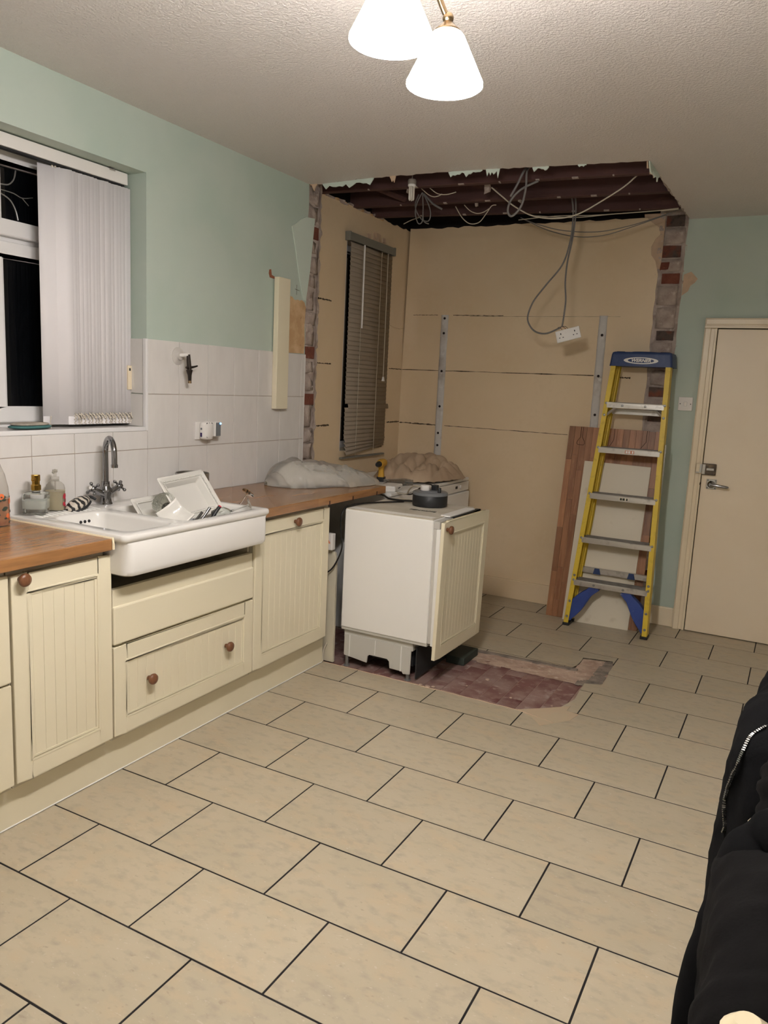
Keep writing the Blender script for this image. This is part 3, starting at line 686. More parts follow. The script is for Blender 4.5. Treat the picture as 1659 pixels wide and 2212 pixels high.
# sink drawer unit
t, c = unit('wide cream drawer cabinet under the white ceramic sink', .828, 1.630, .660, .640)
MB().box(.030, .052, .832, 1.626, .650, .722).build('top_rail', 'cab', t, world=True, bevel=.002)
MB().box(FX - .02, FX, .830, 1.628, .518, .660).build('drawer_front', 'cab', t, world=True, bevel=.006, seg=2)
d = make_front('drawer_front', .798, .338, t, (FX, .830 - c, .172)); knob(d, .165, .176); knob(d, .613, .176)
for ya_ in (.83, 1.6165): MB().box(-.46, .03, ya_, ya_ + .0115, .724, .778).build('side_panel', 'cab_side', t, world=True)
# integrated unit to the right of the sink
t, c = unit('cream cabinet with beadboard door right of the sink beside the gap', 1.632, 2.262)
d = make_front('door', .610, .684, t, (FX, 1.636 - c, .172)); knob(d, .300, .652)
pl = MB().box(-.006, .0075, -.2, 2.305, .0, .150).build('plinth', 'cab', bevel=.001, seg=1); tag(pl, 'long cream plinth board along the floor below the cabinets', 'plinth')
MB().tube([(.0085, y, .0035) for y in (-.2, .5, 1.2, 2.3)], .0026, 6).build('sealant_bead', 'white', pl)
# raw panel standing in the gap
pn = MB()
plate(pn, [(-.44, .0), (.055, .0), (.053, .55), (.045, .60), (.02, .615), (-.015, .65), (-.03, .70), (-.04, .84), (-.44, .84)], [], XZ, 2.335, 2.353)
pn = pn.build('offcut_board', 'cab_side', bevel=.0015, seg=1); tag(pn, 'pale upright end panel with a curved cut in the gap beside the fridge', 'panel')
sb = MB().box(-.10, .046, 2.300, 2.3345, .618, .705).build('isolator_box', 'white', bevel=.004); tag(sb, 'small white box with a warning triangle in the dark gap beside the fridge', 'switch box')
sb.data.transform(Matrix.Translation((0, 0, 0)))
mb = MB().prism([(-.001, .655), (.017, .655), (.008, .672)], XZ, 2.2985, 2.3005); o = mb.build('warning_triangle', 'print_orange', sb)
o.location = (.018, 0, 0)
# ---- worktops
def worktop(y0, y1, label):
    o = MB().box(TX + .001, .088, y0, y1, .877, .917).build('worktop', 'oak', bevel=.003, seg=2)
    return tag(o, label, 'worktop', 'oak worktops')
wt0 = worktop(-.6, .800, 'oiled oak worktop to the left of the ceramic sink')
wt = worktop(1.640, 2.79, 'oiled oak worktop right of the sink under the plastic bag')
for y in (2.19, 2.42, 2.68):
    MB().box(.080, .0895, y, y + .010, .876, .897).build('bolt_slot', 'groove', wt)
MB().tube([(-.47, .803, .917), (.089, .803, .917), (.0905, .803, .90), (.0905, .803, .88)], .0045, 6).build('sealant_bead', mat('yellowed_silicone', (232, 216, 184), .5), wt0)

# ---- sink
SX0, SX1, SY0, SY1, SZ = -.468, .140, .806, 1.636, .931
sink = thing('ceramic_sink', 'white double bowl ceramic sink with ribbed ledge and deep front', 'sink', (-.16, 1.22, .78))
bowls = [rrect(-.315, .092, .868, 1.108, .045, 6), rrect(-.335, .096, 1.160, 1.596, .05, 6)]
def inset(x0, x1, y0, y1, r, d, z): return [(a, b_, z) for a, b_ in rrect(x0 + d, x1 - d, y0 + d, y1 - d, max(r - d, .004), 6)]
mb = MB()
def flat_top(mb, outer, holes, z):
    V, F = cut_plate(outer, holes); mb.add([(a, b_, z) for a, b_ in V], F)
R0 = .022
flat_top(mb, [(a, b_) for a, b_, _ in inset(SX0, SX1, SY0, SY1, R0, .008, 0)], bowls, SZ)
loops = [inset(SX0, SX1, SY0, SY1, R0, .008, SZ), inset(SX0, SX1, SY0, SY1, R0, .003, SZ - .002), inset(SX0, SX1, SY0, SY1, R0, 0, SZ - .008), inset(SX0, SX1, SY0, SY1, R0, 0, SZ - .018),
         inset(SX0, SX1, SY0, SY1, R0, .004, SZ - .024), inset(SX0, SX1, SY0, SY1, R0, .010, SZ - .028)]
LR = lambda d, z: [(a, b_, z) for a, b_ in rrect(SX0 + d, SX1 - d * .4, SY0 + d, SY1 - d, .032, 6)]
loops += [LR(.010, SZ - .035), LR(.010, .800), LR(.013, .788), LR(.022, .782)]
mb.loft(loops, cap1=True)
for (x0, x1, y0, y1, r, zb) in ((-.315, .092, .868, 1.108, .045, .825), (-.335, .096, 1.160, 1.596, .05, .800)):
    rr_ = lambda d, z, R=None: [(a, b_, z) for a, b_ in rrect(x0 + d, x1 - d, y0 + d, y1 - d, R or r, 6)]
    mb.loft([rr_(0, SZ), rr_(.003, SZ - .002), rr_(.007, SZ - .010), rr_(.012, zb + .04), rr_(.018, zb + .014), rr_(.034, zb), rr_(.10, zb - .004, .02)], cap1=True)
mb.build('sink_body', 'ceramic', sink, smooth=True, world=True)
for k in range(13):
    y = .862 + k * .0225
    MB().tube([(-.44, y, SZ - .001), (-.39, y, SZ + .0012), (-.34, y, SZ - .001)], [.003, .0055, .003], 6).build('drain_rib', 'ceramic', sink, smooth='all', world=True)
for y in (1.005, 1.025, 1.045):
    MB().lathe([(.0001, .0005), (.0058, 0), (.0065, -.003)], 12, (-.3035, y, .898), 'x').build('overflow_hole', 'black', sink, world=True)
for x, y, z in ((-.11, .99, .8225), (-.11, 1.38, .7975)):
    MB().lathe([(.034, 0), (.032, .003), (.02, .001), (.0001, 0)], 20, (x, y, z)).build('waste', 'steel', sink, smooth=True, world=True)

# ---- tap
tap = thing('mixer_tap', 'chrome swan-neck mixer tap with two cross handles behind the sink', 'tap', (-.425, 1.238, SZ))
MB().lathe([(.027, 0), (.027, .004), (.024, .010), (.021, .030), (.026, .050), (.025, .062), (.017, .076), (.0155, .092), (.0165, .096), (.0001, .097)], 24).build('body', 'chrome', tap, smooth=True)
sp = [(0, 0, .085), (0, 0, .15), (0, 0, .215)]
dx, dy = .115, -.058
for k in range(1, 9):
    a = math.pi * k / 8.6; rr_ = .5
    sp.append((dx * rr_ * (1 - math.cos(a)), dy * rr_ * (1 - math.cos(a)), .215 + .066 * math.sin(a)))
sp.append((dx * 1.0, dy * 1.0, .178))
MB().tube(sp, .0118, 14, 4).lathe([(.0135, 0), (.0138, .012), (.012, .014)], 14, (dx, dy, .168)).build('spout', 'chrome', tap, smooth=True)
for s in (-1, 1):
    d_ = Vector((.05, s * .86, .42)).normalized(); base = Vector((0, 0, .036))
    h = MB().tube([base + d_ * .012, base + d_ * .045, base + d_ * .072], [.014, .013, .011], 12).build('valve', 'chrome', tap, smooth=True)
    mx = d_.to_track_quat('Z', 'Y').to_matrix().to_4x4(); c0 = base + d_ * .080
    mb = MB().lathe([(.0001, -.012), (.012, -.010), (.015, 0), (.012, .009), (.006, .013), (.0001, .014)], 14, c0, mtx=mx)
    for a in (0, 90, 180, 270):
        v = mx.to_3x3() @ Vector((math.cos(math.radians(a + 40)), math.sin(math.radians(a + 40)), 0))
        mb.tube([c0 + v * .008, c0 + v * .024], [.005, .0045], 8).sphere(c0 + v * .028, .0075, 10, 6)
    mb.build('cross_handle', 'chrome', h, smooth=True)
    if s < 0: MB().lathe([(.008, 0), (.007, .002), (.0001, .003)], 12, c0 + d_ * .0135, mtx=mx).build('handle_cap', 'white', h)

# ---- bottles and brush behind the sink
sa = thing('soap_dispenser', 'square clear glass soap dispenser with gold pump on the sink ledge', 'soap dispenser', (-.405, .884, SZ + .006), (0, 0, math.radians(38)))
def sq(s, z, r=.012): return [(a, b_, z) for a, b_ in rrect(-s, s, -s, s, r, 3)]
MB().loft([sq(.036, 0), sq(.040, .003), sq(.0415, .02), sq(.043, .072), sq(.042, .078), sq(.030, .0805, .006)], cap0=True, cap1=True).build('bottle', 'clear', sa, smooth=True)
MB().loft([sq(.0335, .020), sq(.0365, .024), sq(.0375, .052), sq(.034, .0525)], cap0=True, cap1=True).build('liquid', 'cream_soap', sa, smooth=True)
MB().lathe([(.0155, .0805), (.0155, .088)], 18).build('glass_neck', 'clear', sa, smooth=True)
pp = MB().lathe([(.0155, .088), (.0185, .091), (.0185, .108), (.0145, .112), (.0145, .124), (.0165, .125), (.0165, .146), (.0155, .148), (.0001, .148)], 8).build('pump', 'brass', sa)
MB().box(-.005, .005, -.044, -.012, .128, .138).build('nozzle', 'brass', pp, bevel=.002)
sbt = thing('hand_soap_bottle', 'clear plastic hand soap bottle half full of beige soap with red print', 'bottle', (-.424, .986, SZ + .006))
MB().lathe([(.034, 0), (.036, .003), (.036, .086), (.033, .098), (.024, .108), (.014, .114), (.014, .120)], 24).build('bottle', 'clear_thin', sbt, smooth=True)
MB().lathe([(.0001, .002), (.0345, .002), (.0350, .004), (.0350, .075), (.0001, .0755)], 24).build('liquid', 'beige_soap', sbt, smooth=True)
MB().lathe([(.015, .114), (.015, .130), (.006, .132), (.0055, .150)], 14).tube([(.0, 0, .152), (.016, -.02, .150)], [.009, .006], 8).lathe([(.010, .148), (.010, .158), (.0001, .159)], 12).tube([(0, 0, .115), (0, 0, .02)], .003, 6).build('pump', 'clear_thin', sbt, smooth=True)
mb = MB()
for (a, z, s) in ((25, .055, .012), (45, .038, .012), (20, .025, .009), (52, .058, .008), (38, .018, .008)):
    a = math.radians(a); mb.lathe([(.0001, .0012), (s * .5, .001), (s, .0)], 7, (.0363 * math.cos(a), .0363 * math.sin(a), z), mtx=Vector((math.cos(a), math.sin(a), 0)).to_track_quat('Z', 'Y').to_matrix().to_4x4())
mb.build('printed_flowers', 'print_red', sbt)
br = thing('scrubbing_pad', 'black and white striped scrubbing pad beside the tap', 'scrubber', (-.385, 1.065, SZ + .006), (math.radians(18), 0, math.radians(8)))
zebra = bpy.data.materials.new('zebra_stripe'); zebra.use_nodes = True
nt = zebra.node_tree; L = nt.links.new; tcn = nt.nodes.new('ShaderNodeTexCoord'); wv = nt.nodes.new('ShaderNodeTexWave'); wv.bands_direction = 'Y'; wv.inputs['Scale'].default_value = 14; wv.inputs['Distortion'].default_value = 5; wv.inputs['Detail'].default_value = 2; wv.inputs['Detail Scale'].default_value = 2
cr = nt.nodes.new('ShaderNodeValToRGB'); cr.color_ramp.interpolation = 'EASE'; cr.color_ramp.elements[0].position = .45; cr.color_ramp.elements[0].color = lin((28, 25, 24)) + (1,); cr.color_ramp.elements[1].position = .58; cr.color_ramp.elements[1].color = lin((196, 186, 172)) + (1,)
L(tcn.outputs['Object'], wv.inputs['Vector']); L(wv.outputs['Fac'], cr.inputs[0]); L(cr.outputs[0], nt.nodes['Principled BSDF'].inputs['Base Color']); nt.nodes['Principled BSDF'].inputs['Roughness'].default_value = .6
mb = MB().sphere((0, 0, .020), .062, 20, 12, (.55, 1, .36)); mb.v = [(x, y, max(z, .006) + .003 * noise.noise((x * 60, y * 60, 0))) for x, y, z in mb.v]
mb.build('cover', zebra, br, smooth='all')
MB().sphere((0, 0, .006), .066, 20, 6, (.56, 1, .16)).build('sponge', 'black_soft', br, smooth='all')
MB().tube([(0, .05, .02), (.0, .075, .016), (.012, .088, .0)], .006, 8, 3).build('loop', 'black_soft', br, smooth=True)
lb = thing('patterned_bottle', 'tall glass bottle of amber liquid with orange flowers at the left edge', 'bottle', (-.395, .706, .917))
MB().lathe([(.044, 0), (.047, .004), (.047, .10), (.044, .14), (.034, .185), (.022, .215), (.016, .235), (.016, .27), (.018, .272), (.0001, .272)], 28).build('bottle', 'clear_thin', lb, smooth=True)
MB().lathe([(.0001, .003), (.0445, .003), (.0455, .006), (.0455, .098), (.0001, .099)], 28).build('liquid', 'amber', lb, smooth=True)
mb = MB(); mo = MB(); rs = random.Random(5)
for k in range(26):
    a = rs.uniform(-.6, 1.5); z = rs.uniform(.012, .115); s = rs.uniform(.006, .013)
    mx = Vector((math.cos(a), math.sin(a), 0)).to_track_quat('Z', 'Y').to_matrix().to_4x4(); (MB() if k % 4 == 0 else mb).lathe([(.0001, .001), (s * .6, .0008), (s, 0)], 7, (.0474 * math.cos(a), .0474 * math.sin(a), z), mtx=mx, sy=.55 if k % 4 else 1)
    if k % 4 == 0: MB().lathe([(.0001, .001), (s * .6, .0008), (s, 0)], 9, (.0474 * math.cos(a), .0474 * math.sin(a), z), mtx=mx).build('printed_fruit', 'print_orange', lb)
mb.build('printed_leaves', 'print_green', lb)

# ---- washing-up in the right bowl
def dish(name, label, TL, TR, BR, depth, group=None, beads=True):
    TL, TR, BR = Vector(TL), Vector(TR), Vector(BR); u = TR - TL; v = BR - TR; W_, H_ = u.length, v.length
    ux = u.normalized(); n = ux.cross(v).normalized(); vy = n.cross(ux).normalized()
    if vy.dot(v) < 0: vy = -vy
    mx = Matrix((ux, vy, ux.cross(vy))).transposed()
    sgn = 1 if (ux.cross(vy)).x < 0 else -1
    t = thing(name, label, 'dish', (TL + u / 2 + v / 2)); t.rotation_euler = mx.to_euler()
    def rc(d, z): return [(a, b_, z * sgn) for a, b_ in rrect(-W_ / 2 + d, W_ / 2 - d, -H_ / 2 + d, H_ / 2 - d, .010, 3)]
    mb = MB().loft([rc(.002, .004), rc(0, 0), rc(.003, -.003), rc(.016, -.002), rc(.020, .002), rc(.030, .006), rc(.042, depth), rc(.050, depth + .003)], cap1=True)
    mb.loft([rc(.002, .004), rc(.018, .008), rc(.034, depth + .006), rc(.05, depth + .009)], cap1=True)
    mb.build('dish_body', 'dish', t, smooth=True)
    mb = MB(); d = .0235; x0, x1, y0, y1 = -W_ / 2 + d, W_ / 2 - d, -H_ / 2 + d, H_ / 2 - d
    for k in range(30): mb.sphere((x0 + (x1 - x0) * k / 29, y0, 0), .0034, 6, 4).sphere((x0 + (x1 - x0) * k / 29, y1, 0), .0034, 6, 4)
    for k in range(1, 23): mb.sphere((x0, y0 + (y1 - y0) * k / 23, 0), .0034, 6, 4).sphere((x1, y0 + (y1 - y0) * k / 23, 0), .0034, 6, 4)
    mb.build('beading', 'dish', t, smooth='all')
    return t
dish('serving_dish', 'large white rectangular dish with beaded rim leaning up in the sink', (-.205, 1.345, 1.052), (-.205, 1.622, 1.070), (-.085, 1.562, .905), .032, 'white dishes in the sink')
dish('serving_dish', 'smaller white beaded dish lying behind the large one in the sink', (-.285, 1.236, .966), (-.285, 1.436, .972), (-.195, 1.44, .862), .028, 'white dishes in the sink')
gb = thing('glass_bowl', 'small cut glass bowl resting against the dishes in the sink', 'bowl', (-.150, 1.300, .950)); gb.rotation_euler = (math.radians(50), math.radians(28), 0)
prof = []
MB().grid(lambda u, v: ((.022 + .026 * v ** .6) * (1 + .02 * math.cos(u * 2 * math.pi * 16)) * math.cos(u * 2 * math.pi), (.022 + .026 * v ** .6) * (1 + .02 * math.cos(u * 2 * math.pi * 16)) * math.sin(u * 2 * math.pi), .042 * v - .02), 72, 8, True).lathe([(.0001, -.020), (.022, -.020)], 24).build('bowl', mat('cut_glass', (226, 228, 212), .06, trans=.85, bump=(110, .8, .006)), gb, smooth='all')
wp = thing('side_plate', 'small curved white plate tipped on its edge in the sink', 'plate', (-.060, 1.262, .912)); wp.rotation_euler = (math.radians(38), math.radians(34), math.radians(10))
MB().grid(lambda u, v: ((u - .5) * .11, (v - .5) * .11, .022 * ((u - .5) * 2) ** 2 + .010 * ((v - .5) * 2) ** 2), 14, 14).build('plate', 'dish', wp, smooth='all').modifiers.new('thick', 'SOLIDIFY').thickness = .005
def stick(name, label, cat, pts, r, material, parts=()):
    c = Vector(pts[0]); t = thing(name, label, cat, c)
    MB().tube([Vector(p) - c for p in pts], r, 10, 3).build('handle', material, t, smooth=True)
    for nm, pts2, r2, m2 in parts: MB().tube([Vector(p) - c for p in pts2], r2, 10, 3).build(nm, m2, t, smooth=True)
    return t
stick('kitchen_knife', 'black knife handle with a red end standing in the sink', 'knife', [(-.02, 1.486, .936), (-.022, 1.464, .915), (-.03, 1.44, .88)], [.008, .0085, .008], 'black', [('end_cap', [(-.0195, 1.489, .939), (-.020, 1.4855, .9355)], [.0075, .0083], 'print_red'), ('blade', [(-.03, 1.44, .88), (-.06, 1.36, .81)], [.006, .002], 'steel')])
stick('table_spoon', 'steel cutlery handle beside the black knife in the sink', 'spoon', [(-.02, 1.424, .940), (-.025, 1.405, .915), (-.04, 1.36, .86)], [.007, .006, .004], 'chrome')
stick('table_fork', 'shorter steel cutlery handle left of the taller spoon', 'fork', [(-.03, 1.39, .925), (-.04, 1.372, .90), (-.06, 1.33, .85)], [.0065, .0055, .004], 'chrome')
ld = thing('serving_ladle', 'dark grey ladle lying in front of the white dish in the sink', 'ladle', (-.055, 1.335, .895)); ld.rotation_euler = (math.radians(-8), math.radians(25), math.radians(10))
MB().grid(lambda u, v: (.036 * math.sin(v * 1.5) * math.cos(u * 6.2832), .050 * math.sin(v * 1.5) * math.sin(u * 6.2832), -.024 * math.cos(v * 1.5)), 24, 8, True).build('ladle_bowl', 'grey', ld, smooth='all').modifiers.new('thick', 'SOLIDIFY').thickness = .003
MB().tube([(0, .042, .0), (.0, .075, -.004), (.0, .12, -.03)], .005, 8, 3).build('handle', 'grey', ld, smooth=True)
def wine_glass(label, foot, direction):
    d_ = Vector(direction).normalized(); t = thing('wine_glass', label, 'wine glass', foot, group='wine glasses in the sink')
    mx = d_.to_track_quat('Z', 'Y'); t.rotation_euler = mx.to_euler()
    MB().lathe([(.0001, 0), (.030, 0), (.0315, .001), (.030, .002), (.008, .006)], 28).build('foot', 'clear', t, smooth='all')
    MB().lathe([(.008, .006), (.0035, .015), (.003, .06), (.0045, .085)], 14).build('stem', 'clear', t, smooth='all')
    MB().lathe([(.0045, .085), (.014, .092), (.028, .11), (.032, .135), (.029, .165), (.0285, .165), (.0305, .135), (.026, .112), (.012, .095), (.0001, .090)], 28).build('bowl', 'clear', t, smooth='all')
wine_glass('wine glass upside down on the sink corner, foot raised high', (-.045, 1.712, .972), (-.10, -.62, -.62))
wine_glass('wine glass lying over the front rim of the sink, foot outwards', (.085, 1.560, .950), (-.78, -.50, -.36))
sbw = thing('steel_bowl', 'black and steel pet bowl on the worktop behind the dishes', 'bowl', (-.388, 1.725, .917))
MB().lathe([(.074, 0), (.077, .004), (.077, .075)], 32).build('lower_band', 'black_soft', sbw, smooth=True)
MB().lathe([(.0772, .075), (.0785, .078), (.0785, .110), (.0765, .114), (.0735, .112), (.070, .06), (.0001, .055)], 32).build('bowl', 'steel', sbw, smooth=True)

# ---- things on the tiled wall
hk = thing('suction_hook', 'clear suction cup hook with an old bronze bottle stopper hanging from it', 'hook', (TX, 1.716, 1.568))
MB().lathe([(.041, 0), (.040, .003), (.025, .006), (.018, .010), (.017, .016), (.0001, .018)], 28, axis='x').build('suction_cup', mat('milky_rubber', (228, 222, 214), .3, trans=.25), hk, smooth=True)
MB().tube([(.012, 0, .004), (.055, .012, .008)], .0085, 12).build('peg', 'white', hk, smooth=True)
mb = MB().tube([(.052, .012, .010), (.052, .016, -.03), (.052, .020, -.062)], [.009, .0105, .011], 10).tube([(.052, .020, -.060), (.052, .022, -.085), (.052, .023, -.110)], [.016, .0095, .008], 10).tube([(.052, .018, -.050), (.056, .045, -.046), (.058, .068, -.040)], [.008, .005, .0035], 8, 3).tube([(.052, .022, -.055), (.056, -.006, -.050)], [.006, .005], 8)
mb.build('stopper', mat('dark_bronze', (66, 60, 56), .35, .8), hk, smooth=True)
MB().tube([(.052, .0225, -.105), (.052, .0232, -.122)], [.007, .0085], 10).build('stopper_tip', 'bronze', hk, smooth=True)
so = thing('wall_socket', 'white double wall socket on the tiles above the steel bowl', 'socket', (TX, 1.903, 1.218))
MB().box(0, .010, -.073, .073, -.043, .043).build('face_plate', 'white', so, bevel=.003)
af = thing('air_freshener', 'white plug-in air freshener with oval vents on the double socket', 'air freshener', (TX + .010, 1.884, 1.220))
def rr_yz(sy, sz, x, r): return [(x, a, b_) for a, b_ in rrect(-sy, sy, -sz, sz, r, 5)]
MB().loft([rr_yz(.026, .036, 0, .010), rr_yz(.032, .042, .006, .014), rr_yz(.034, .045, .022, .016), rr_yz(.030, .042, .036, .016), rr_yz(.020, .032, .042, .012)], cap0=True, cap1=True).build('shell', 'white', af, smooth=True)
mb = MB()
for y in (-.017, 0, .017): mb.lathe([(.0001, .001), (.0050, .0005), (.0055, -.002)], 10, (.0400, y, -.024), 'x', sy=2.0).lathe([(.0001, .001), (.0045, .0005), (.005, -.003)], 10, (.0385, y, .034), 'x', sy=1.2)
mb.build('vents', 'black', af)
MB().box(.010, .022, -.0345, -.030, -.030, -.010).build('oil_window', mat('purple_oil', (58, 40, 92), .2), af)
MB().box(.012, .022, -.0345, -.030, .004, .014).build('dial', 'grey', af)
ad = thing('plug_adapter', 'white and grey plug adapter with glowing blue light on the double socket', 'adapter', (TX + .010, 1.944, 1.226))
MB().box(0, .042, -.022, .020, -.036, .036).build('body', 'white', ad, bevel=.004); MB().box(.042, .0435, -.018, .018, -.033, .033).build('front', 'grey', ad, bevel=.0005)
MB().sphere((.045, .014, .028), .0045, 10, 8).build('led', 'led_blue', ad)
cb_ = MB().box(TX + .001, -.440, 2.448, 2.556, 1.322, 2.028).build('cream_strip', 'cab', bevel=.002); tag(cb_, 'upright cream board fixed to the wall above the tiles', 'board')
th = thing('thermostat', 'small cream control box on the tiled window reveal', 'control box', (-.585, 1.5185, 1.460))
MB().box(-.024, .024, -.022, 0, -.054, .054).build('case', 'cream_gloss', th, bevel=.003); MB().box(.0243, .0247, -.017, -.008, .03, .042).box(-.012, .004, -.0228, -.0222, .028, .042).build('display', 'black', th)

# ---- vertical blind and things on the sill
vb = thing('vertical_blind', 'white vertical fabric blind drawn aside in the kitchen window', 'blind', (-.585, 1.0, 2.33))
hr = MB().box(-.022, .022, -1.26, .503, -.052, -.004).build('head_rail', 'white', vb, bevel=.003)
MB().box(-.014, .014, -1.26, .49, -.058, -.052).build('rail_channel', 'black_soft', vb)
for y in (.40, -.3): MB().box(-.012, .026, y, y + .03, -.012, 0).build('bracket', 'clear_thin', hr)
slat = None; ang = math.radians(24); n = 19
ys_ = [.140] + [.152 + .0185 * k + .002 * math.sin(k * 2.1) for k in range(n)]
for k, yv in enumerate(ys_):
    if slat is None:
        mb = MB(); mb.grid(lambda u, v: (.0015 * math.sin(u * math.pi), (u - .5) * .125, -.062 - 1.012 * v), 5, 3)
        slat = o = mb.build('slat', 'blind_fabric', vb, smooth='all'); o.modifiers.new('thick', 'SOLIDIFY').thickness = .0012
        wgt = MB().box(-.0010, .0010, -.0620, .0620, -1.074, -1.040).build('weight_pocket', 'blind_fabric', slat)
        mb = MB()
        for s in range(10): mb.sphere((.003, .060 + .003 * math.sin(s * 2.2), -1.028 - .0048 * s), .0032, 6, 4)
        for s in range(5): mb.sphere((.004 + .001 * s, .066 + .002 * s, -1.032 - .004 * s), .0032, 6, 4)
        chain = mb.build('bead_chain', 'bead', slat, smooth='all')
        clip = MB().tube([(0, .0, -.066), (0, 0, -.050)], .004, 6).build('hanger', 'bead', slat)
    else:
        o = dup(slat, vb); dup(wgt, o); dup(chain, o); dup(clip, o)
    o.location = (-.008 + .003 * math.sin(k * 1.3), yv, 0); o.rotation_euler = (0, 0, -ang * (1 + .12 * math.sin(k * 1.9)) if k else -math.radians(8))
mb = MB()
for s in range(12): mb.sphere((.012, .094 - .004 * math.sin(s * .3), -1.040 - .0045 * s), .0024, 6, 4)
mb.build('loose_chain', 'bead', vb, smooth='all')
mt = thing('oven_mitt', 'flat teal and taupe cloth pad lying on the window sill', 'cloth pad', (-.56, .985, WZ0 + .0065), (0, 0, math.radians(12)))
def pad(sx, sy, h, z0): return MB().grid(lambda u, v: (sx * math.cos(u * 6.2832) * max(0, math.sin(v * 3.1416)) ** .6, sy * math.sin(u * 6.2832) * max(0, math.sin(v * 3.1416)) ** .6, z0 + h * (.5 - .5 * math.cos(v * 3.1416))), 28, 10, True)
pad(.055, .105, .018, 0).build('lining', 'teal', mt, smooth='all'); pad(.050, .094, .014, .012).build('quilted_top', 'taupe_cloth', mt, smooth='all')
# ================================================================== ALCOVE
# ---- built-in fridge pulled out of its place
fr = thing('integrated_fridge', 'white built-in fridge with cream beadboard door pulled out into the room', 'fridge', (.35, 2.6, 0))
bd = MB().box(.100, .600, 2.330, 2.868, .213, .842).build('cabinet_body', 'white_metal', fr, world=True, bevel=.006)
MB().box(.104, .596, 2.334, 2.864, .842, .846).build('top_sheet', mat('dusty_white_card', (206, 198, 182), .6, var=[(6, (190, 180, 160), .45, .7)]), fr, world=True)
for k in range(5): MB().box(.110, .58, 2.352 + k * .012, 2.356 + k * .012, .846, .8466).build('top_rib', 'white_metal', fr, world=True)
MB().box(.108, .515, 2.356, 2.850, .150, .214).box(.100, .60, 2.336, 2.862, .198, .214).build('base_step', mat('pale_grey_plastic', (196, 194, 186), .5), fr, world=True, bevel=.003)
mb = MB(); plate(mb, [(.112, .052), (.150, .048), (.252, .036), (.256, .072), (.266, .082), (.372, .082), (.384, .072), (.388, .036), (.46, .034), (.468, .022), (.505, .026), (.508, .170), (.112, .170)], [], XZ, 2.352, 2.362)
mb.build('base_skirt', mat('pale_grey_plastic2', (192, 190, 182), .5), fr, world=True, bevel=.002)
MB().box(.145, .149, 2.348, 2.353, .05, .168).box(.452, .456, 2.348, 2.353, .035, .168).box(.30, .302, 2.349, 2.353, .09, .168).build('skirt_rib', 'white_metal', fr, world=True)
MB().box(.13, .50, 2.40, 2.84, .055, .15).build('compressor_housing', 'black_soft', fr, world=True)
for x, y in ((.125, 2.366), (.49, 2.366), (.125, 2.83), (.49, 2.83)):
    MB().lathe([(.018, -.0128), (.018, -.009), (.010, -.006), (.010, .06)], 14, (x, y, .0035)).build('foot', 'galv', fr, world=True, smooth=True)
MB().box(.60, .616, 2.341, 2.857, .216, .799).build('door_seal', mat('grey_seal', (196, 192, 184), .6), fr, world=True)
MB().box(.617, .640, 2.335, 2.862, .205, .800).build('inner_door', 'white_metal', fr, world=True, bevel=.004)
MB().box(.600, .632, 2.340, 2.858, .800, .838).build('control_strip', mat('satin_grey', (190, 187, 180), .5), fr, world=True, bevel=.002)
MB().box(.575, .628, 2.47, 2.80, .842, .850).build('hinge_cover', 'white_metal', fr, world=True, bevel=.002)
MB().box(.618, .640, 2.50, 2.85, .830, .843).box(.628, .64, 2.78, 2.86, .80, .842).build('fixing_rail', 'black', fr, world=True)
fd = make_front('door', .572, .694, fr, (.662 - .35, 2.300 - 2.6, .148), (0, math.radians(1.0), math.radians(-1.2)), .06, .050); knob(fd, .028, .660)
MB().box(.560, .64, 2.40, 2.62, .185, .203).box(.60, .655, 2.40, 2.46, .165, .186).build('lower_hinge', 'white_metal', fr, world=True, bevel=.002)
MB().prism([(.605, .188), (.652, .188), (.645, .15), (.612, .11), (.606, .15)], XZ, 2.42, 2.424).build('bracket', 'galv', fr, world=True)
MB().box(.530, .536, 2.366, 2.86, .006, .17).build('kick_plate', 'black_soft', fr, world=True)
def text_mesh(name, s, size, material, parent, ext=.0004, bold=0., shear=0.):
    cu = bpy.data.curves.new(name, 'FONT'); cu.body = s; cu.size = size; cu.extrude = ext; cu.offset = bold; cu.shear = shear; cu.align_x = 'CENTER'; cu.align_y = 'CENTER'; cu.resolution_u = 3
    tmp = bpy.data.objects.new('tmp_text', cu); COL.objects.link(tmp); bpy.context.view_layer.update()
    me = bpy.data.meshes.new_from_object(tmp.evaluated_get(bpy.context.evaluated_depsgraph_get())); bpy.data.objects.remove(tmp); bpy.data.curves.remove(cu)
    me.name = name; me.materials.clear(); me.materials.append(M[material] if isinstance(material, str) else material)
    o = bpy.data.objects.new(name, me); COL.objects.link(o); o.parent = parent; return o
o = text_mesh('printed_text', 'PENTANE', .034, 'black', fr, .0002, .0006); o.location = (.44 - .35, 2.545 - 2.6, .8470); o.rotation_euler = (0, 0, math.radians(2))
blk = MB().box(.548, .655, 2.72, 2.93, -.0085, .035).build('wood_block', mat('dark_green_block', (44, 52, 46), .7), bevel=.004); tag(blk, 'dark green block on the bare floor beneath the fridge door', 'block')
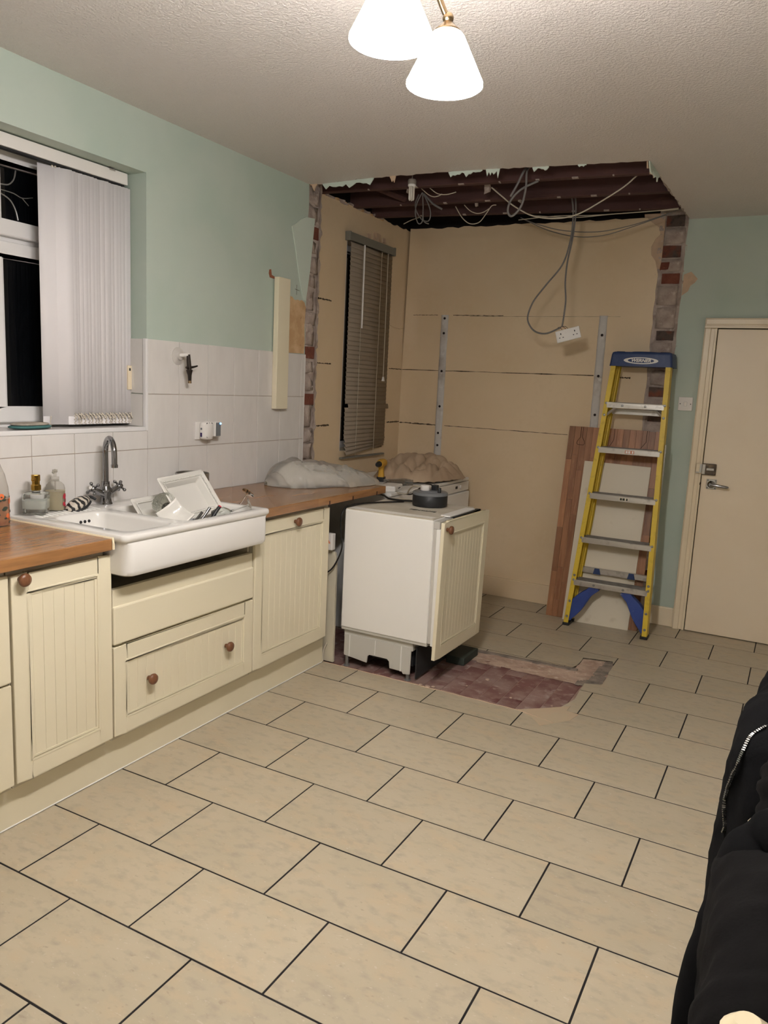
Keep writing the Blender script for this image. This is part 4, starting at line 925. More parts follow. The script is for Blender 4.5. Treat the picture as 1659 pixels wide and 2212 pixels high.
# reel, plugs, leads
rl = thing('extension_reel', 'black and grey extension cable reel standing on the fridge', 'cable reel', (.395, 2.725, .8475))
MB().lathe([(.086, 0), (.094, .004), (.095, .012), (.095, .058), (.093, .061)], 40).build('drum', 'black', rl, smooth=True)
MB().lathe([(.095, .061), (.096, .064), (.095, .074), (.088, .079), (.060, .080), (.056, .084), (.05, .084), (.0001, .084)], 40).build('socket_face', 'grey', rl, smooth=True)
pg = MB().lathe([(.024, .084), (.026, .087), (.026, .108), (.022, .112), (.0001, .113)], 20, (-.022, -.02, 0)).build('white_plug', 'white', rl, smooth=True)
MB().box(-.002, .030, .010, .044, .080, .112).build('black_plug', 'black', rl, bevel=.004)
MB().lathe([(.0095, .074), (.0095, .104), (.008, .106), (.0001, .106)], 12, (.066, -.030, 0)).build('winding_knob', 'black', rl, smooth=True)
def lead(name, label, pts, r, material, cat='cable', group='leads around the fridge'):
    o = MB().tube(pts, r, 8, 6).build(name, material, smooth='all'); return tag(o, label, cat, group)
lead('power_lead', 'white lead running from the round plug on the reel to the back', [(.355, 2.70, .945), (.31, 2.735, .945), (.25, 2.80, .930), (.20, 2.86, .900), (.17, 2.90, .872), (.13, 2.93, .862), (.02, 2.99, .860)], .0045, 'cable_white')
lead('power_lead', 'thick black lead from the reel across the fridge top', [(.30, 2.72, .862), (.26, 2.73, .858), (.20, 2.73, .855), (.13, 2.75, .855), (.06, 2.82, .858), (-.02, 2.90, .857)], .0055, 'cable_black')
lead('power_lead', 'black lead rising from the reel plug towards the wall', [(.405, 2.77, .94), (.36, 2.80, .952), (.30, 2.86, .940), (.24, 2.90, .905), (.20, 2.90, .872), (.12, 2.95, .860), (.0, 3.02, .860)], .004, 'cable_black')
lead('power_lead', 'black lead looping over the fridge corner and down its side', [(.24, 2.72, .852), (.16, 2.60, .853), (.115, 2.46, .856), (.096, 2.36, .852), (.090, 2.318, .82), (.087, 2.312, .769), (.092, 2.312, .70), (.100, 2.312, .65), (.085, 2.310, .59), (.04, 2.309, .515), (-.03, 2.309, .47)], .0042, 'cable_black')
lead('power_lead', 'short white wire sticking up from the plinth end', [(.004, 2.316, .0), (.002, 2.318, .04), (.008, 2.322, .075), (.02, 2.326, .105)], .0045, 'cable_white')
# appliances along the left alcove wall
def appliance(name, label, cat, y0, y1, x1, strip):
    t = thing(name, label, cat, (-.23, (y0 + y1) / 2, 0))
    MB().box(-.555, x1, y0, y1, -.004, .842).build('cabinet_body', 'white_metal', t, world=True, bevel=.006)
    MB().box(-.560, x1 + .012, y0 - .002, y1 + .002, .842, .862).build('top_panel', 'white_metal', t, world=True, bevel=.005)
    MB().box(x1, x1 + .014, y0 + .004, y1 - .004, .775, .838).build('control_panel', 'white', t, world=True, bevel=.003)
    MB().box(x1, x1 + .022, y0 + .004, y1 - .004, .06, .768).build('door', 'white_metal', t, world=True, bevel=.006)
    if strip:
        MB().box(x1 + .014, x1 + .0155, y0 + .34, y0 + .375, .800, .818).build('display', 'black', t, world=True)
        MB().lathe([(.012, 0), (.011, .010), (.0001, .011)], 16, (x1 + .014, y0 + .425, .808), 'x').build('dial', 'white', t, world=True)
    return t
appliance('freezer', 'white under-counter freezer against the alcove back wall below the dust sheet', 'freezer', 3.475, 4.058, .070, True)
appliance('washing_machine', 'white appliance between the worktop end and the freezer', 'appliance', 2.885, 3.468, .062, False)
ps = thing('power_adapter', 'flat white power adapter box behind the cable reel', 'adapter', (.0, 3.02, .862), (0, 0, math.radians(12)))
MB().box(-.05, .05, -.085, .085, 0, .034).build('case', 'white', ps, bevel=.007); o = MB().box(.0502, .0506, -.02, .03, .014, .02).build('printed_mark', 'black', ps)
# dust sheet: crumpled mound
ds = thing('dust_sheet', 'crumpled beige cotton dust sheet heaped on the freezer', 'dust sheet', (-.16, 3.74, .8625), (0, 0, math.radians(0)))
def fold(p, q):
    return .5 + .5 * math.sin(noise.noise(Vector((p, q, 0))) * 7.5)
def crease(ph):
    return abs(math.sin(ph)) ** .65
def sheet(u, v):
    a = u * 2 * math.pi; r = v ** .85
    wob = 1 + .13 * noise.noise((math.cos(a) * 1.6, math.sin(a) * 1.6, 2)) + .05 * noise.noise((math.cos(a) * 5, math.sin(a) * 5, 9))
    x = .285 * r * math.cos(a) * wob; y = .385 * r * math.sin(a) * wob
    h = .150 * max(0, 1 - r ** 2.2) ** .75
    fx, fy = x * 5 + y * 2.5, y * 6 - x * 3
    wx = noise.noise((x * 4, y * 4, 1)); wy = noise.noise((x * 4, y * 4, 8)); ed_ = min(1, (1.02 - r) * 3)
    h += (.042 * (crease(24 * x + 7 * y + 5.0 * wx) - .6) + .030 * (crease(11 * x - 13 * y + 4.5 * wy) - .6) + .012 * (crease(52 * x + 16 * y + 7 * wy) - .6) + .012 * noise.noise((x * 9, y * 9, 5))) * ed_
    h = max(h, .004 + .008 * (1 + noise.noise((x * 30, y * 30, 0))))
    return (x, y, h)
MB().grid(sheet, 200, 100, True).build('cloth', 'dustsheet', ds, smooth='all')
dr = thing('cordless_drill', 'yellow and black cordless tool beside the dust sheet', 'power tool', (-.245, 3.345, .8625), (0, 0, math.radians(15)))
MB().loft([[(a, b_, z) for a, b_ in rrect(-.026, .026, -.03, .03, .012, 4)] for z in (0, .03)], cap0=True, cap1=True).build('battery', 'black', dr)
MB().loft([[(a * s, b_ * s + o_, z) for a, b_ in rrect(-.020, .020, -.024, .024, .012, 4)] for z, s, o_ in ((.03, 1, 0), (.06, .8, 0), (.09, .85, -.004), (.10, 1.1, -.01))], cap0=True, cap1=True).build('grip', 'tool_yellow', dr, smooth=True)
MB().tube([(0, -.07, .118), (0, -.02, .118), (0, .05, .118)], [.022, .029, .026], 14).build('motor_housing', 'tool_yellow', dr, smooth=True); MB().tube([(0, -.13, .118), (0, -.10, .118), (0, -.07, .118)], [.010, .018, .020], 12).build('chuck', 'black', dr, smooth=True)
bx = thing('bit_box', 'clear plastic box of drill bits on top of the appliance', 'box', (-.075, 3.262, .8625), (0, 0, math.radians(-28)))
MB().box(-.045, .045, -.085, .085, 0, .036).build('case', 'clear_thin', bx, bevel=.005)
mb = MB()
for k in range(9): mb.tube([(-.034 + .0085 * k, -.07, .012 + .008 * (k % 2)), (-.034 + .0085 * k, .07 - .008 * k, .012 + .008 * (k % 2))], .003, 6)
mb.build('drill_bits', 'bronze', bx)
cdp = MB().box(-.06, .06, -.04, .04, 0, .010).build('cardboard_piece', 'brown_card', bevel=.001, seg=1); cdp.location = (-.02, 4.0, .8625); cdp.rotation_euler = (0, 0, .5); tag(cdp, 'small brown card on the freezer corner by the wall', 'card')
# plastic bag
bg = thing('plastic_bag', 'crumpled clear plastic bag with white padding on the oak worktop', 'bag', (-.19, 2.575, .918), (0, 0, math.radians(57.0)))
def bagf(s, hs, z0, seed, ln=.345, wd=.165):
    def fn(u, v):
        a = u * 2 * math.pi; t_ = v * 2 - 1
        taper = max(0.02, 1 - abs(t_) ** 3.2) ** .55 * (1.05 - .30 * (t_ + 1) / 2)
        x = t_ * ln; y = wd * taper * math.cos(a); z = math.sin(a)
        hh = (.165 - .075 * (t_ + 1) / 2) * hs
        z = (hh * taper * (z if z > 0 else 0)) + z0
        d = .014 * noise.noise((x * 7 + seed, y * 9, z * 9)) + .006 * noise.noise((x * 18 + seed, y * 19, z * 19)) + .020 * (crease(14 * x + 8 * y + 10 * z + 4 * noise.noise((x * 5, y * 5, seed))) - .6) + .008 * (crease(31 * x - 20 * y + 14 * z + 5 * noise.noise((x * 7, y * 7, seed + 3))) - .6)
        return (x * s + d * .6, y * s + d, max(.001, z + d * 1.1 * min(1, z / .05)))
    return fn
MB().grid(bagf(1, 1, .0, 1), 110, 130, True).build('bag_film', 'polythene', bg, smooth='all')
MB().grid(bagf(.72, .72, .004, 4, .28, .14), 40, 40, True).build('padding', 'foam', bg, smooth='all').location = (-.07, 0, 0)

# ---- venetian blind
ve = thing('venetian_blind', 'taupe venetian blind hanging askew over the alcove window', 'blind', (AX + .018, 3.632, 2.405))
MB().box(-.018, .018, -.300, .312, -.022, .022).box(.018, .022, -.305, .318, -.026, .024).build('head_rail', 'venetian_rail', ve, bevel=.003)
for s in (-.308, .304): MB().box(-.016, .024, s, s + .014, -.028, .028).build('end_bracket', 'venetian_rail', ve, bevel=.002)
slat0 = None; NS = 47
for k in range(NS):
    z = -.046 - k * .0293
    tilt = 0; yo = .016; half = .284; ry = 62
    if k == 35: yo = .058; z -= .004
    if k > 34: tilt = .5 * (k - 34) / 12
    if k >= 43: tilt += (k - 42) * 1.1; z += .004 * (k - 42)
    if slat0 is None:
        mb = MB(); mb.grid(lambda u, v: (.0025 * (1 - (2 * u - 1) ** 2), (v - .5) * 2 * half, (u - .5) * .0345), 5, 2)
        slat0 = o = mb.build('slat', 'venetian', ve, smooth='all'); o.modifiers.new('thick', 'SOLIDIFY').thickness = .0006
    else: o = dup(slat0, ve)
    o.location = (.004 if k < NS - 4 else .008, yo, z + tilt * .003); o.rotation_euler = (math.radians(tilt), math.radians(-9 if k < 43 else -30), 0)
MB().box(-.012, .012, -.300, .294, -.012, 0).build('bottom_rail', 'venetian_rail', ve, bevel=.003).location = (.006, 0, -1.412)
MB().tube([(.028, -.128, -.03), (.030, -.130, -.56)], .005, 6).build('tilt_wand', 'white', ve, smooth=True)
for y in (-.125, .125): MB().tube([(.018, y, -.03), (.019, y, -.7), (.016, y, -1.41)], .0013, 5).build('ladder_cord', 'cable_white', ve)
cdv = MB().tube([(.026, .196, -.03), (.028, .198, -.55), (.028, .200, -.87)], .0012, 5).tube([(.026, .203, -.03), (.028, .204, -.55), (.028, .205, -.87)], .0012, 5).build('pull_cord', 'cable_white', ve)
for y in (.197, .209): MB().lathe([(.003, 0), (.005, -.008), (.009, -.030), (.0001, -.031)], 10, (.028, y, -.868)).build('cord_tassel', 'white', cdv, smooth=True)

# ---- timber panel, white board and step ladder against the back wall
TH = math.atan(.163)
wb = thing('timber_panel', 'tall panel of joined hardwood staves leaning on the alcove back wall', 'panel', (.745, 3.944, .0005), (-TH, 0, 0))
rs = random.Random(11); nst = 15; sw = .598 / nst; PH = 1.285
stv = {}
for i in range(nst):
    z = -rs.uniform(0, .35)
    while z < PH:
        ln = rs.choice((.22, .30, .38, .46)); z0, z1 = max(z, 0), min(z + ln, PH); z += ln
        if z1 - z0 < .03: continue
        o = MB().box(.0003, sw - .0003, 0, .033, z0 + .0003, z1 - .0003).build('stave', 'stave', wb, bevel=.0006, seg=1); o.location = (i * sw, rs.uniform(-.0003, .0003), 0)
for cx, lean_ in ((.088, 0), (.300, -.022), (.505, -.030)):
    y_ = -.0006
    if not lean_: pth = [(cx - .006, y_, PH), (cx - .006, y_, PH - .070), (cx - .024, y_, PH - .098), (cx - .027, y_, PH - .112), (cx - .018, y_, PH - .122), (cx + .018, y_, PH - .122), (cx + .026, y_, PH - .112), (cx + .022, y_, PH - .098), (cx + .006, y_, PH - .070), (cx + .006, y_, PH)]
    else: pth = [(cx, y_, PH), (cx, y_, PH - .075), (cx + lean_, y_, PH - .118)]
    MB().tube(pth, .0016, 5).build('bolt_groove', 'groove', wb)
wh = thing('white_board', 'off-white board leaning in front of the timber panel behind the ladder', 'board', (.866, 3.912, .0005), (-math.atan(.176), math.radians(1.0), math.radians(2)))
MB().box(0, .424, 0, .018, 0, 1.064).build('board', 'white_board', wh, bevel=.0015, seg=1)
ld = thing('step_ladder', 'yellow fibreglass step ladder with aluminium treads and blue top cap, folded', 'ladder', (1.165, 3.82, 0))
LX = lambda s, z: (.905 + (1.018 - .905) * z / 1.70) if s < 0 else (1.428 + (1.374 - 1.428) * z / 1.70)
LYf = lambda z: 3.792 + .118 * z
def rail(s, y_off, dp, fl, material, z0, z1, name, inx=0.):
    """C-channel opening inwards; vertices follow the lean and the taper of the ladder"""
    mb = MB(); d = 1 if s < 0 else -1
    sec = [(0, 0), (fl, 0), (fl, .005), (.005, .005), (.005, dp - .005), (fl, dp - .005), (fl, dp), (0, dp)]
    loops = [[(LX(s, z) + d * (a + inx), LYf(z) + y_off + b_, z) for a, b_ in sec] for z in (z0, z1)]
    mb.loft(loops, cap0=True, cap1=True)
    for q in (.35, .62): mb.loft([[(LX(s, z) + d * (inx + .005 + a), LYf(z) + y_off + dp * q + b_, z) for a, b_ in ((0, 0), (.004, .002), (.004, .006), (0, .008))] for z in (z0, z1)])
    o = mb.build(name, material, ld, world=True, bevel=.001, seg=1)
    return o
rf = [rail(s, 0, .076, .030, 'yellow', .018, 1.70, 'front_rail') for s in (-1, 1)]
rr2 = [rail(s, .102, .042, .022, 'yellow', .020, 1.68, 'rear_rail', .016) for s in (-1, 1)]
for s, r_o in zip((-1, 1), rf):
    x = LX(s, 0); d = 1 if s < 0 else -1
    MB().box(min(x - .004 * d, x + .040 * d), max(x - .004 * d, x + .040 * d), 3.789, 3.871, .0, .019).build('rubber_foot', 'black_soft', ld, world=True, bevel=.004)
    MB().box(min(x + .012 * d, x + .042 * d), max(x + .012 * d, x + .042 * d), 3.893, 3.936, .0, .021).build('rubber_foot', 'black_soft', ld, world=True, bevel=.004)
    for z in (.06, .16, .30, .33, .575, .86, 1.155, 1.435, 1.36):
        MB().lathe([(.0085, 0), (.007, -.004), (.0001, -.005)], 10, (LX(s, z) + d * .015, LYf(z), z), 'y').build('rivet', 'galv', r_o)
        r_o.children[-1].location = -ld.location
for i, z in enumerate((.300, .578, .862, 1.156, 1.440)):
    xl, xr = LX(-1, z) + .018, LX(1, z) - .018; y0 = LYf(z) - .004
    tr = MB().box(xl, xr, y0, y0 + .104, z - .003, z + .001).box(xl, xr, y0, y0 + .004, z - .034, z + .001).box(xl, xr, y0 + .100, y0 + .104, z - .03, z + .001).build('tread', 'alu', ld, world=True, bevel=.001, seg=1)
    mb = MB()
    for k in range(15): mb.box(xl + .002, xr - .002, y0 + .006 + k * .0063, y0 + .0095 + k * .0063, z + .001, z + .0028)
    g = mb.build('tread_ribs', 'alu_tread', tr); g.location = -ld.location
    if i in (0, 4):
        for t_ in (.28, .68):
            q = MB().lathe([(.008, 0), (.0065, -.003), (.0001, -.004)], 10, (xl + (xr - xl) * t_, y0, z - .017), 'y').build('rivet', 'galv', tr); q.location = -ld.location
    if i in (2, 3):
        q = MB().box(1.165 + .0, 1.165 + .056, y0 - .0008, y0, z - .027, z - .008).build('warning_label', mat('label_%d' % i, (226, 216, 196) if i == 2 else (196, 110, 70), .5), tr); q.location = -ld.location
        mb = MB()
        for a, b_, w2 in ((.004, .017, .012), (.020, .034, .014), (.042, .052, .01)): mb.box(1.165 + a, 1.165 + b_, y0 - .0014, y0 - .0006, z - .025, z - .0105)
        q = mb.build('label_symbols', 'white' if i == 3 else 'print_green', tr); q.location = -ld.location
    # rear horizontal bars
for z in (.352, 1.385):
    xl, xr = LX(-1, z) + .030, LX(1, z) - .030; y0 = LYf(z) + .108
    MB().box(xl, xr, y0, y0 + .030, z - .018, z + .016).build('rear_bar', 'alu', ld, world=True, bevel=.001, seg=1)
for x in (1.055, 1.272):                                   # blue clips on the lower rear bar
    MB().prism([(x - .020, .332), (x + .028, .332), (x + .018, .370), (x - .012, .370)], XZ, LYf(.36) + .100, LYf(.36) + .1075).build('clip', 'blue', ld, world=True, bevel=.001)
# blue corner braces
for s in (-1, 1):
    d = 1 if s < 0 else -1; pts = []; w0 = .052
    P0 = Vector((LX(s, .03) + d * .022, 0, .035)); P1 = Vector((LX(s, .14) + d * .045, 0, .155)); P2 = Vector((LX(s, .26) + d * .165, 0, .272))
    cen = [((1 - t_) ** 2) * P0 + 2 * t_ * (1 - t_) * P1 + t_ * t_ * P2 for t_ in [k / 10 for k in range(11)]]
    up = []; dn = []
    for k, p in enumerate(cen):
        tn = (cen[min(k + 1, 10)] - cen[max(k - 1, 0)]).normalized(); nn = Vector((-tn.z, 0, tn.x)); wd = .016 + .022 * math.sin(math.pi * min(k / 8, 1)) + .012 * k / 10
        up.append((p.x + nn.x * wd, p.z + nn.z * wd)); dn.append((p.x - nn.x * wd, p.z - nn.z * wd))
    mb = MB(); plate(mb, dn + up[::-1], [], lambda a, b_, h: (a, LYf(b_) + h, b_), .010, .058)
    mb.build('corner_brace', 'blue_bright', ld, world=True, bevel=.003)
for s in (-1, 1):                                          # thin metal struts under the top tread, spreader on the right
    d = 1 if s < 0 else -1
    for yo in (.012, .060): MB().tube([(LX(s, 1.35) + d * .008, LYf(1.35) + yo, 1.35), (LX(s, 1.41) + d * .075, LYf(1.41) + yo, 1.412)], .006, 6).build('tread_strut', 'alu', ld, world=True)
MB().box(LX(1, 1.0) - .001, LX(1, 1.0) + .006, LYf(1.0) + .045, LYf(1.0) + .062, .90, 1.20).build('spreader', 'steel', ld, world=True, bevel=.001)
MB().box(LX(-1, 1.2) - .006, LX(-1, 1.2) + .001, LYf(1.2) + .045, LYf(1.2) + .062, 1.15, 1.22).build('spreader', 'steel', ld, world=True, bevel=.001)
cap = MB(); capl = lambda z, g: [(a, b_, z) for a, b_ in rrect(1.006 + g, 1.384 - g, 3.984 + g * .3, 4.185 - g * .5, .014, 4)]
cap.loft([capl(1.668, -.002), capl(1.674, 0), capl(1.738, .007), capl(1.752, .012), capl(1.756, .022)], cap0=True, cap1=True)
tc_ = cap.build('top_cap', 'blue', ld, smooth=True, world=True)
MB().grid(lambda u, v: (1.195 + (.070 + .010 * v) * math.cos(u * 6.2832), 4.085 + (.045 + .010 * v) * math.sin(u * 6.2832), 1.7555 + .006 * (1 - abs(2 * v - 1))), 32, 5, True).build('tray_rim', 'blue', tc_, smooth='all').location = -ld.location
for x0, x1 in ((1.035, 1.085), (1.30, 1.355)): MB().box(x0, x1, 4.03, 4.12, 1.754, 1.760).build('cap_pad', 'black_soft', tc_, bevel=.002).location = -ld.location
# maker's plate on the cap: white ring, blue field, white letters
cy_, cz_ = 3.9845, 1.7035
def oval(a, b_, n=40): return [(a * math.cos(2 * math.pi * k / n), b_ * math.sin(2 * math.pi * k / n)) for k in range(n)]
lean = .10
pl_ = lambda a, b_, h: (1.196 + a, cy_ + lean * b_ - h + .0006, cz_ + b_ - .008 * a)
mb = MB(); plate(mb, oval(.104, .0205), [oval(.079, .0150)], pl_, 0, .0022); q = mb.build('badge_ring', 'white', tc_); q.location = -ld.location
o = text_mesh('badge_text', 'WERNER', .0265, 'white', tc_, .0008, .0009, .25); o.location = Vector((1.196, cy_ - .0012, cz_)) - ld.location; o.rotation_euler = (math.radians(90 - 5.7), math.radians(.4), 0); o.scale = (1.12, 1, 1)

# ---- light switch
sw_ = thing('light_switch', 'white single light switch on the mint wall beside the door', 'switch', (1.455, BY, 1.452))
MB().box(-.043, .043, -.009, 0, -.043, .043).build('face_plate', 'white', sw_, bevel=.003)
MB().box(-.009, .010, -.013, -.008, -.014, .014).build('rocker', 'white', sw_, bevel=.002)
for x in (-.031, .031): MB().lathe([(.0035, -.0088), (.003, -.010), (.0001, -.0101)], 8, (x, 0, 0), 'y').build('screw', 'black', sw_)
ol = MB().box(.985, 1.025, 4.199, BY + .001, 1.425, 1.455).build('old_wall_box', 'cream_wall', bevel=.002); tag(ol, 'small painted-over box on the alcove wall seen through the ladder', 'wall box')

# ---- lamp holder, cables and the hanging socket in the opened ceiling
cf = thing('fluorescent_bulb', 'unlit compact fluorescent bulb hanging at the edge of the opened ceiling', 'light bulb', (.12, 2.862, 2.58))
MB().tube([(0, 0, .187), (0, 0, -.002)], .003, 8).lathe([(.0001, 0), (.020, -.002), (.023, -.010), (.023, -.024), (.021, -.028)], 18).build('lamp_holder', mat('old_bakelite', (138, 128, 118), .4), cf, smooth=True)
MB().lathe([(.0215, -.028), (.0222, -.030), (.0222, -.036), (.019, -.039), (.0001, -.039)], 18).build('ballast', 'white', cf, smooth=True)
for a in (20, 110, 200, 290):
    a = math.radians(a); x, y = .0105 * math.cos(a), .0105 * math.sin(a)
    MB().tube([(x, y, -.038), (x, y, -.102), (x * .8, y * .8, -.110)], [.0064, .0064, .003], 8).build('tube', 'cfl', cf, smooth=True)
def cable(label, pts, r, material, wob=0): return lead('electric_cable', label, pts, r, material, 'cable', 'wires in the opened ceiling')
cable('grey cable hanging straight down to the dangling socket', [(0.727, 3.75, 2.75), (0.768, 3.75, 2.632), (0.777, 3.75, 2.525), (0.769, 3.75, 2.392), (0.751, 3.75, 2.272), (0.748, 3.75, 2.149), (0.76, 3.75, 2.04), (0.755, 3.75, 1.929), (0.75, 3.75, 1.885)], 0.0052, 'cable_grey')
cable('grey cable with a wide loop ending at the dangling socket', [(0.713, 3.74, 2.744), (0.751, 3.74, 2.63), (0.766, 3.74, 2.524), (0.761, 3.74, 2.391), (0.724, 3.74, 2.252), (0.633, 3.74, 2.136), (0.559, 3.74, 2.035), (0.53, 3.74, 1.942), (0.553, 3.74, 1.883), (0.598, 3.74, 1.849), (0.663, 3.74, 1.844), (0.747, 3.74, 1.881)], 0.0052, 'cable_grey')
cable('long white wire sagging across the opened ceiling from its right edge', [(0.425, 3.25, 2.606), (0.493, 3.25, 2.552), (0.565, 3.25, 2.498), (0.676, 3.25, 2.44), (0.808, 3.25, 2.418), (0.933, 3.25, 2.435), (1.074, 3.25, 2.506), (1.164, 3.25, 2.56), (1.225, 3.25, 2.61), (1.261, 3.25, 2.618)], 0.0038, 'cable_white')
cable('white wire stretched along the rearmost joist', [(0.375, 3.88, 2.559), (0.615, 3.88, 2.569), (0.845, 3.88, 2.561), (1.172, 3.88, 2.564), (1.342, 3.88, 2.572)], 0.0028, 'cable_white')
cable('second white wire just below the rearmost joist', [(0.468, 3.87, 2.578), (0.735, 3.87, 2.552), (0.986, 3.87, 2.559), (1.344, 3.87, 2.564)], 0.0026, 'cable_white')
cable('thin grey wire sagging in front of the alcove back wall, upper one', [(0.364, 3.95, 2.588), (0.476, 3.95, 2.542), (0.645, 3.95, 2.495), (0.865, 3.95, 2.476), (1.058, 3.95, 2.502), (1.241, 3.95, 2.55), (1.347, 3.95, 2.583)], 0.0026, 'cable_grey')
cable('thin grey wire sagging in front of the alcove back wall, lower one', [(0.371, 3.96, 2.584), (0.537, 3.96, 2.507), (0.72, 3.96, 2.457), (0.893, 3.96, 2.454), (1.057, 3.96, 2.493), (1.265, 3.96, 2.556)], 0.0026, 'cable_grey')
cable('thick grey cable loop hanging in the middle of the opened ceiling', [(0.745, 3.135, 2.68), (0.735, 3.06, 2.66), (0.725, 2.97, 2.603), (0.724, 2.97, 2.519), (0.706, 2.97, 2.429), (0.66, 2.97, 2.382), (0.635, 2.97, 2.408), (0.648, 2.97, 2.463), (0.704, 2.97, 2.514), (0.788, 2.97, 2.546)], 0.006, 'cable_grey')
cable('short thick grey cable end beside the loop in the ceiling', [(0.735, 3.135, 2.69), (0.722, 3.05, 2.67), (0.713, 2.96, 2.601), (0.681, 2.96, 2.536), (0.648, 2.96, 2.477)], 0.006, 'cable_grey')
cable('short pale wire curving right of the fluorescent bulb', [(0.009, 3.2, 2.619), (0.056, 3.2, 2.582), (0.092, 3.2, 2.567), (0.124, 3.2, 2.57), (0.144, 3.2, 2.579)], 0.0025, 'cable_white')
cable('pale wire sagging from the front joist right of the bulb', [(0.063, 3.2, 2.618), (0.115, 3.2, 2.583), (0.174, 3.2, 2.574), (0.231, 3.2, 2.583)], 0.0025, 'cable_white')
cable('pale wire hanging in a deep curve below the middle joist', [(0.078, 3.55, 2.589), (0.126, 3.55, 2.521), (0.181, 3.55, 2.482), (0.241, 3.55, 2.487), (0.283, 3.55, 2.534), (0.315, 3.55, 2.577), (0.344, 3.55, 2.581)], 0.0028, 'cable_white')
cable('pale wire hanging in a shallow curve below the middle joist', [(0.136, 3.55, 2.594), (0.175, 3.55, 2.559), (0.222, 3.55, 2.54), (0.267, 3.55, 2.545), (0.31, 3.55, 2.569)], 0.0025, 'cable_white')
cable('pale wire at the rear left corner of the opened ceiling', [(-0.459, 3.9, 2.581), (-0.396, 3.9, 2.605), (-0.32, 3.9, 2.622)], 0.003, 'cable_white')
cable('grey wire coil, left turn, hanging behind the bulb', [(-0.008, 3.25, 2.608), (-0.038, 3.25, 2.553), (-0.047, 3.25, 2.496), (-0.025, 3.25, 2.437), (0.002, 3.25, 2.446), (0.003, 3.25, 2.519)], 0.0035, 'cable_grey')
cable('round coil of grey wire hanging behind the bulb', [(-0.015, 3.27, 2.613), (0.022, 3.27, 2.554), (0.044, 3.27, 2.495), (0.034, 3.27, 2.451), (-0.009, 3.27, 2.459), (-0.048, 3.27, 2.506), (-0.06, 3.27, 2.554), (-0.039, 3.27, 2.605)], 0.0035, 'cable_grey')
cable('grey wire hanging straight through the coil behind the bulb', [(-0.01, 3.26, 2.611), (-0.003, 3.26, 2.535), (0.005, 3.26, 2.453), (0.04, 3.26, 2.431)], 0.0035, 'cable_grey')
cable('thick grey wire slanting right from the coil behind the bulb', [(-0.024, 3.3, 2.616), (0.041, 3.3, 2.554), (0.103, 3.3, 2.519)], 0.006, 'cable_grey')
ss = thing('hanging_socket', 'white double socket dangling from grey cables in the alcove', 'socket', (.794, 3.745, 1.838), (math.radians(-6), math.radians(-16), math.radians(10)))
fp = MB().box(-.073, .073, -.006, .004, -.036, .036).build('face_plate', 'white', ss, bevel=.003)
mb = MB()
for sx in (-.042, .042): mb.box(sx - .003, sx + .003, -.0068, -.0055, .008, .018).box(sx - .014, sx - .007, -.0068, -.0055, -.012, -.007).box(sx + .007, sx + .014, -.0068, -.0055, -.012, -.007)
mb.build('pin_holes', 'black', fp)
for sx in (-.010, .010): MB().box(sx - .006, sx + .006, -.0085, -.005, .012, .028).build('rocker', 'white', fp, bevel=.001)
for k, (a, m_) in enumerate(((-.02, 'wire_red'), (.0, 'wire_red'), (.012, 'cable_black'))): MB().tube([(a, .006, .02), (a - .02, .01, .055), (-.052, .004, .058), (-.046, .002, .045)], .0016, 6, 4).build('core_wire', m_, ss, smooth=True)
# ================================================================== FOREGROUND
def chair(label, y0, y1, dz=0.):
    c = (y0 + y1) / 2; t = thing('dining_chair', label, 'chair', (2.38, c, 0), group='cream chairs with coats over them')
    for y in (y0, y1):
        MB().tube([(2.245, y, .0), (2.215, y, .45), (2.160 + dz * .3, y, .90 - dz), (2.145 + dz * .3, y, .965 - dz), (2.142 + dz * .3, y, .985 - dz), (2.141 + dz * .3, y, .995 - dz)], [.020, .022, .023, .024, .021, .010], 18).build('back_post', 'chair', t, smooth=True, world=True)
        MB().tube([(2.60, y, 0), (2.60, y, .43)], [.016, .021], 12).build('leg', 'chair', t, smooth=True, world=True)
    for z, r in ((.60, .014), (.76, .014), (.905, .022)):
        x = 2.215 - (z - .45) / .45 * .045
        MB().tube([(x, y0, z), (x, y1, z)], r, 10).build('back_rail', 'chair', t, smooth=True, world=True)
    MB().box(2.20, 2.63, y0 - .02, y1 + .02, .43, .465).build('seat', 'chair', t, world=True, bevel=.012, seg=3)
    MB().tube([(2.235, y0, .2), (2.6, y0, .2)], .01, 8).tube([(2.235, y1, .2), (2.6, y1, .2)], .01, 8).build('stretcher', 'chair', t, world=True, smooth=True)
    return t
chair('cream dining chair nearest the camera with a coat over its back', -.435, -.085)
chair('cream dining chair further along under the zipped hooded jacket', .265, .700, .085)
from mathutils.bvhtree import BVHTree
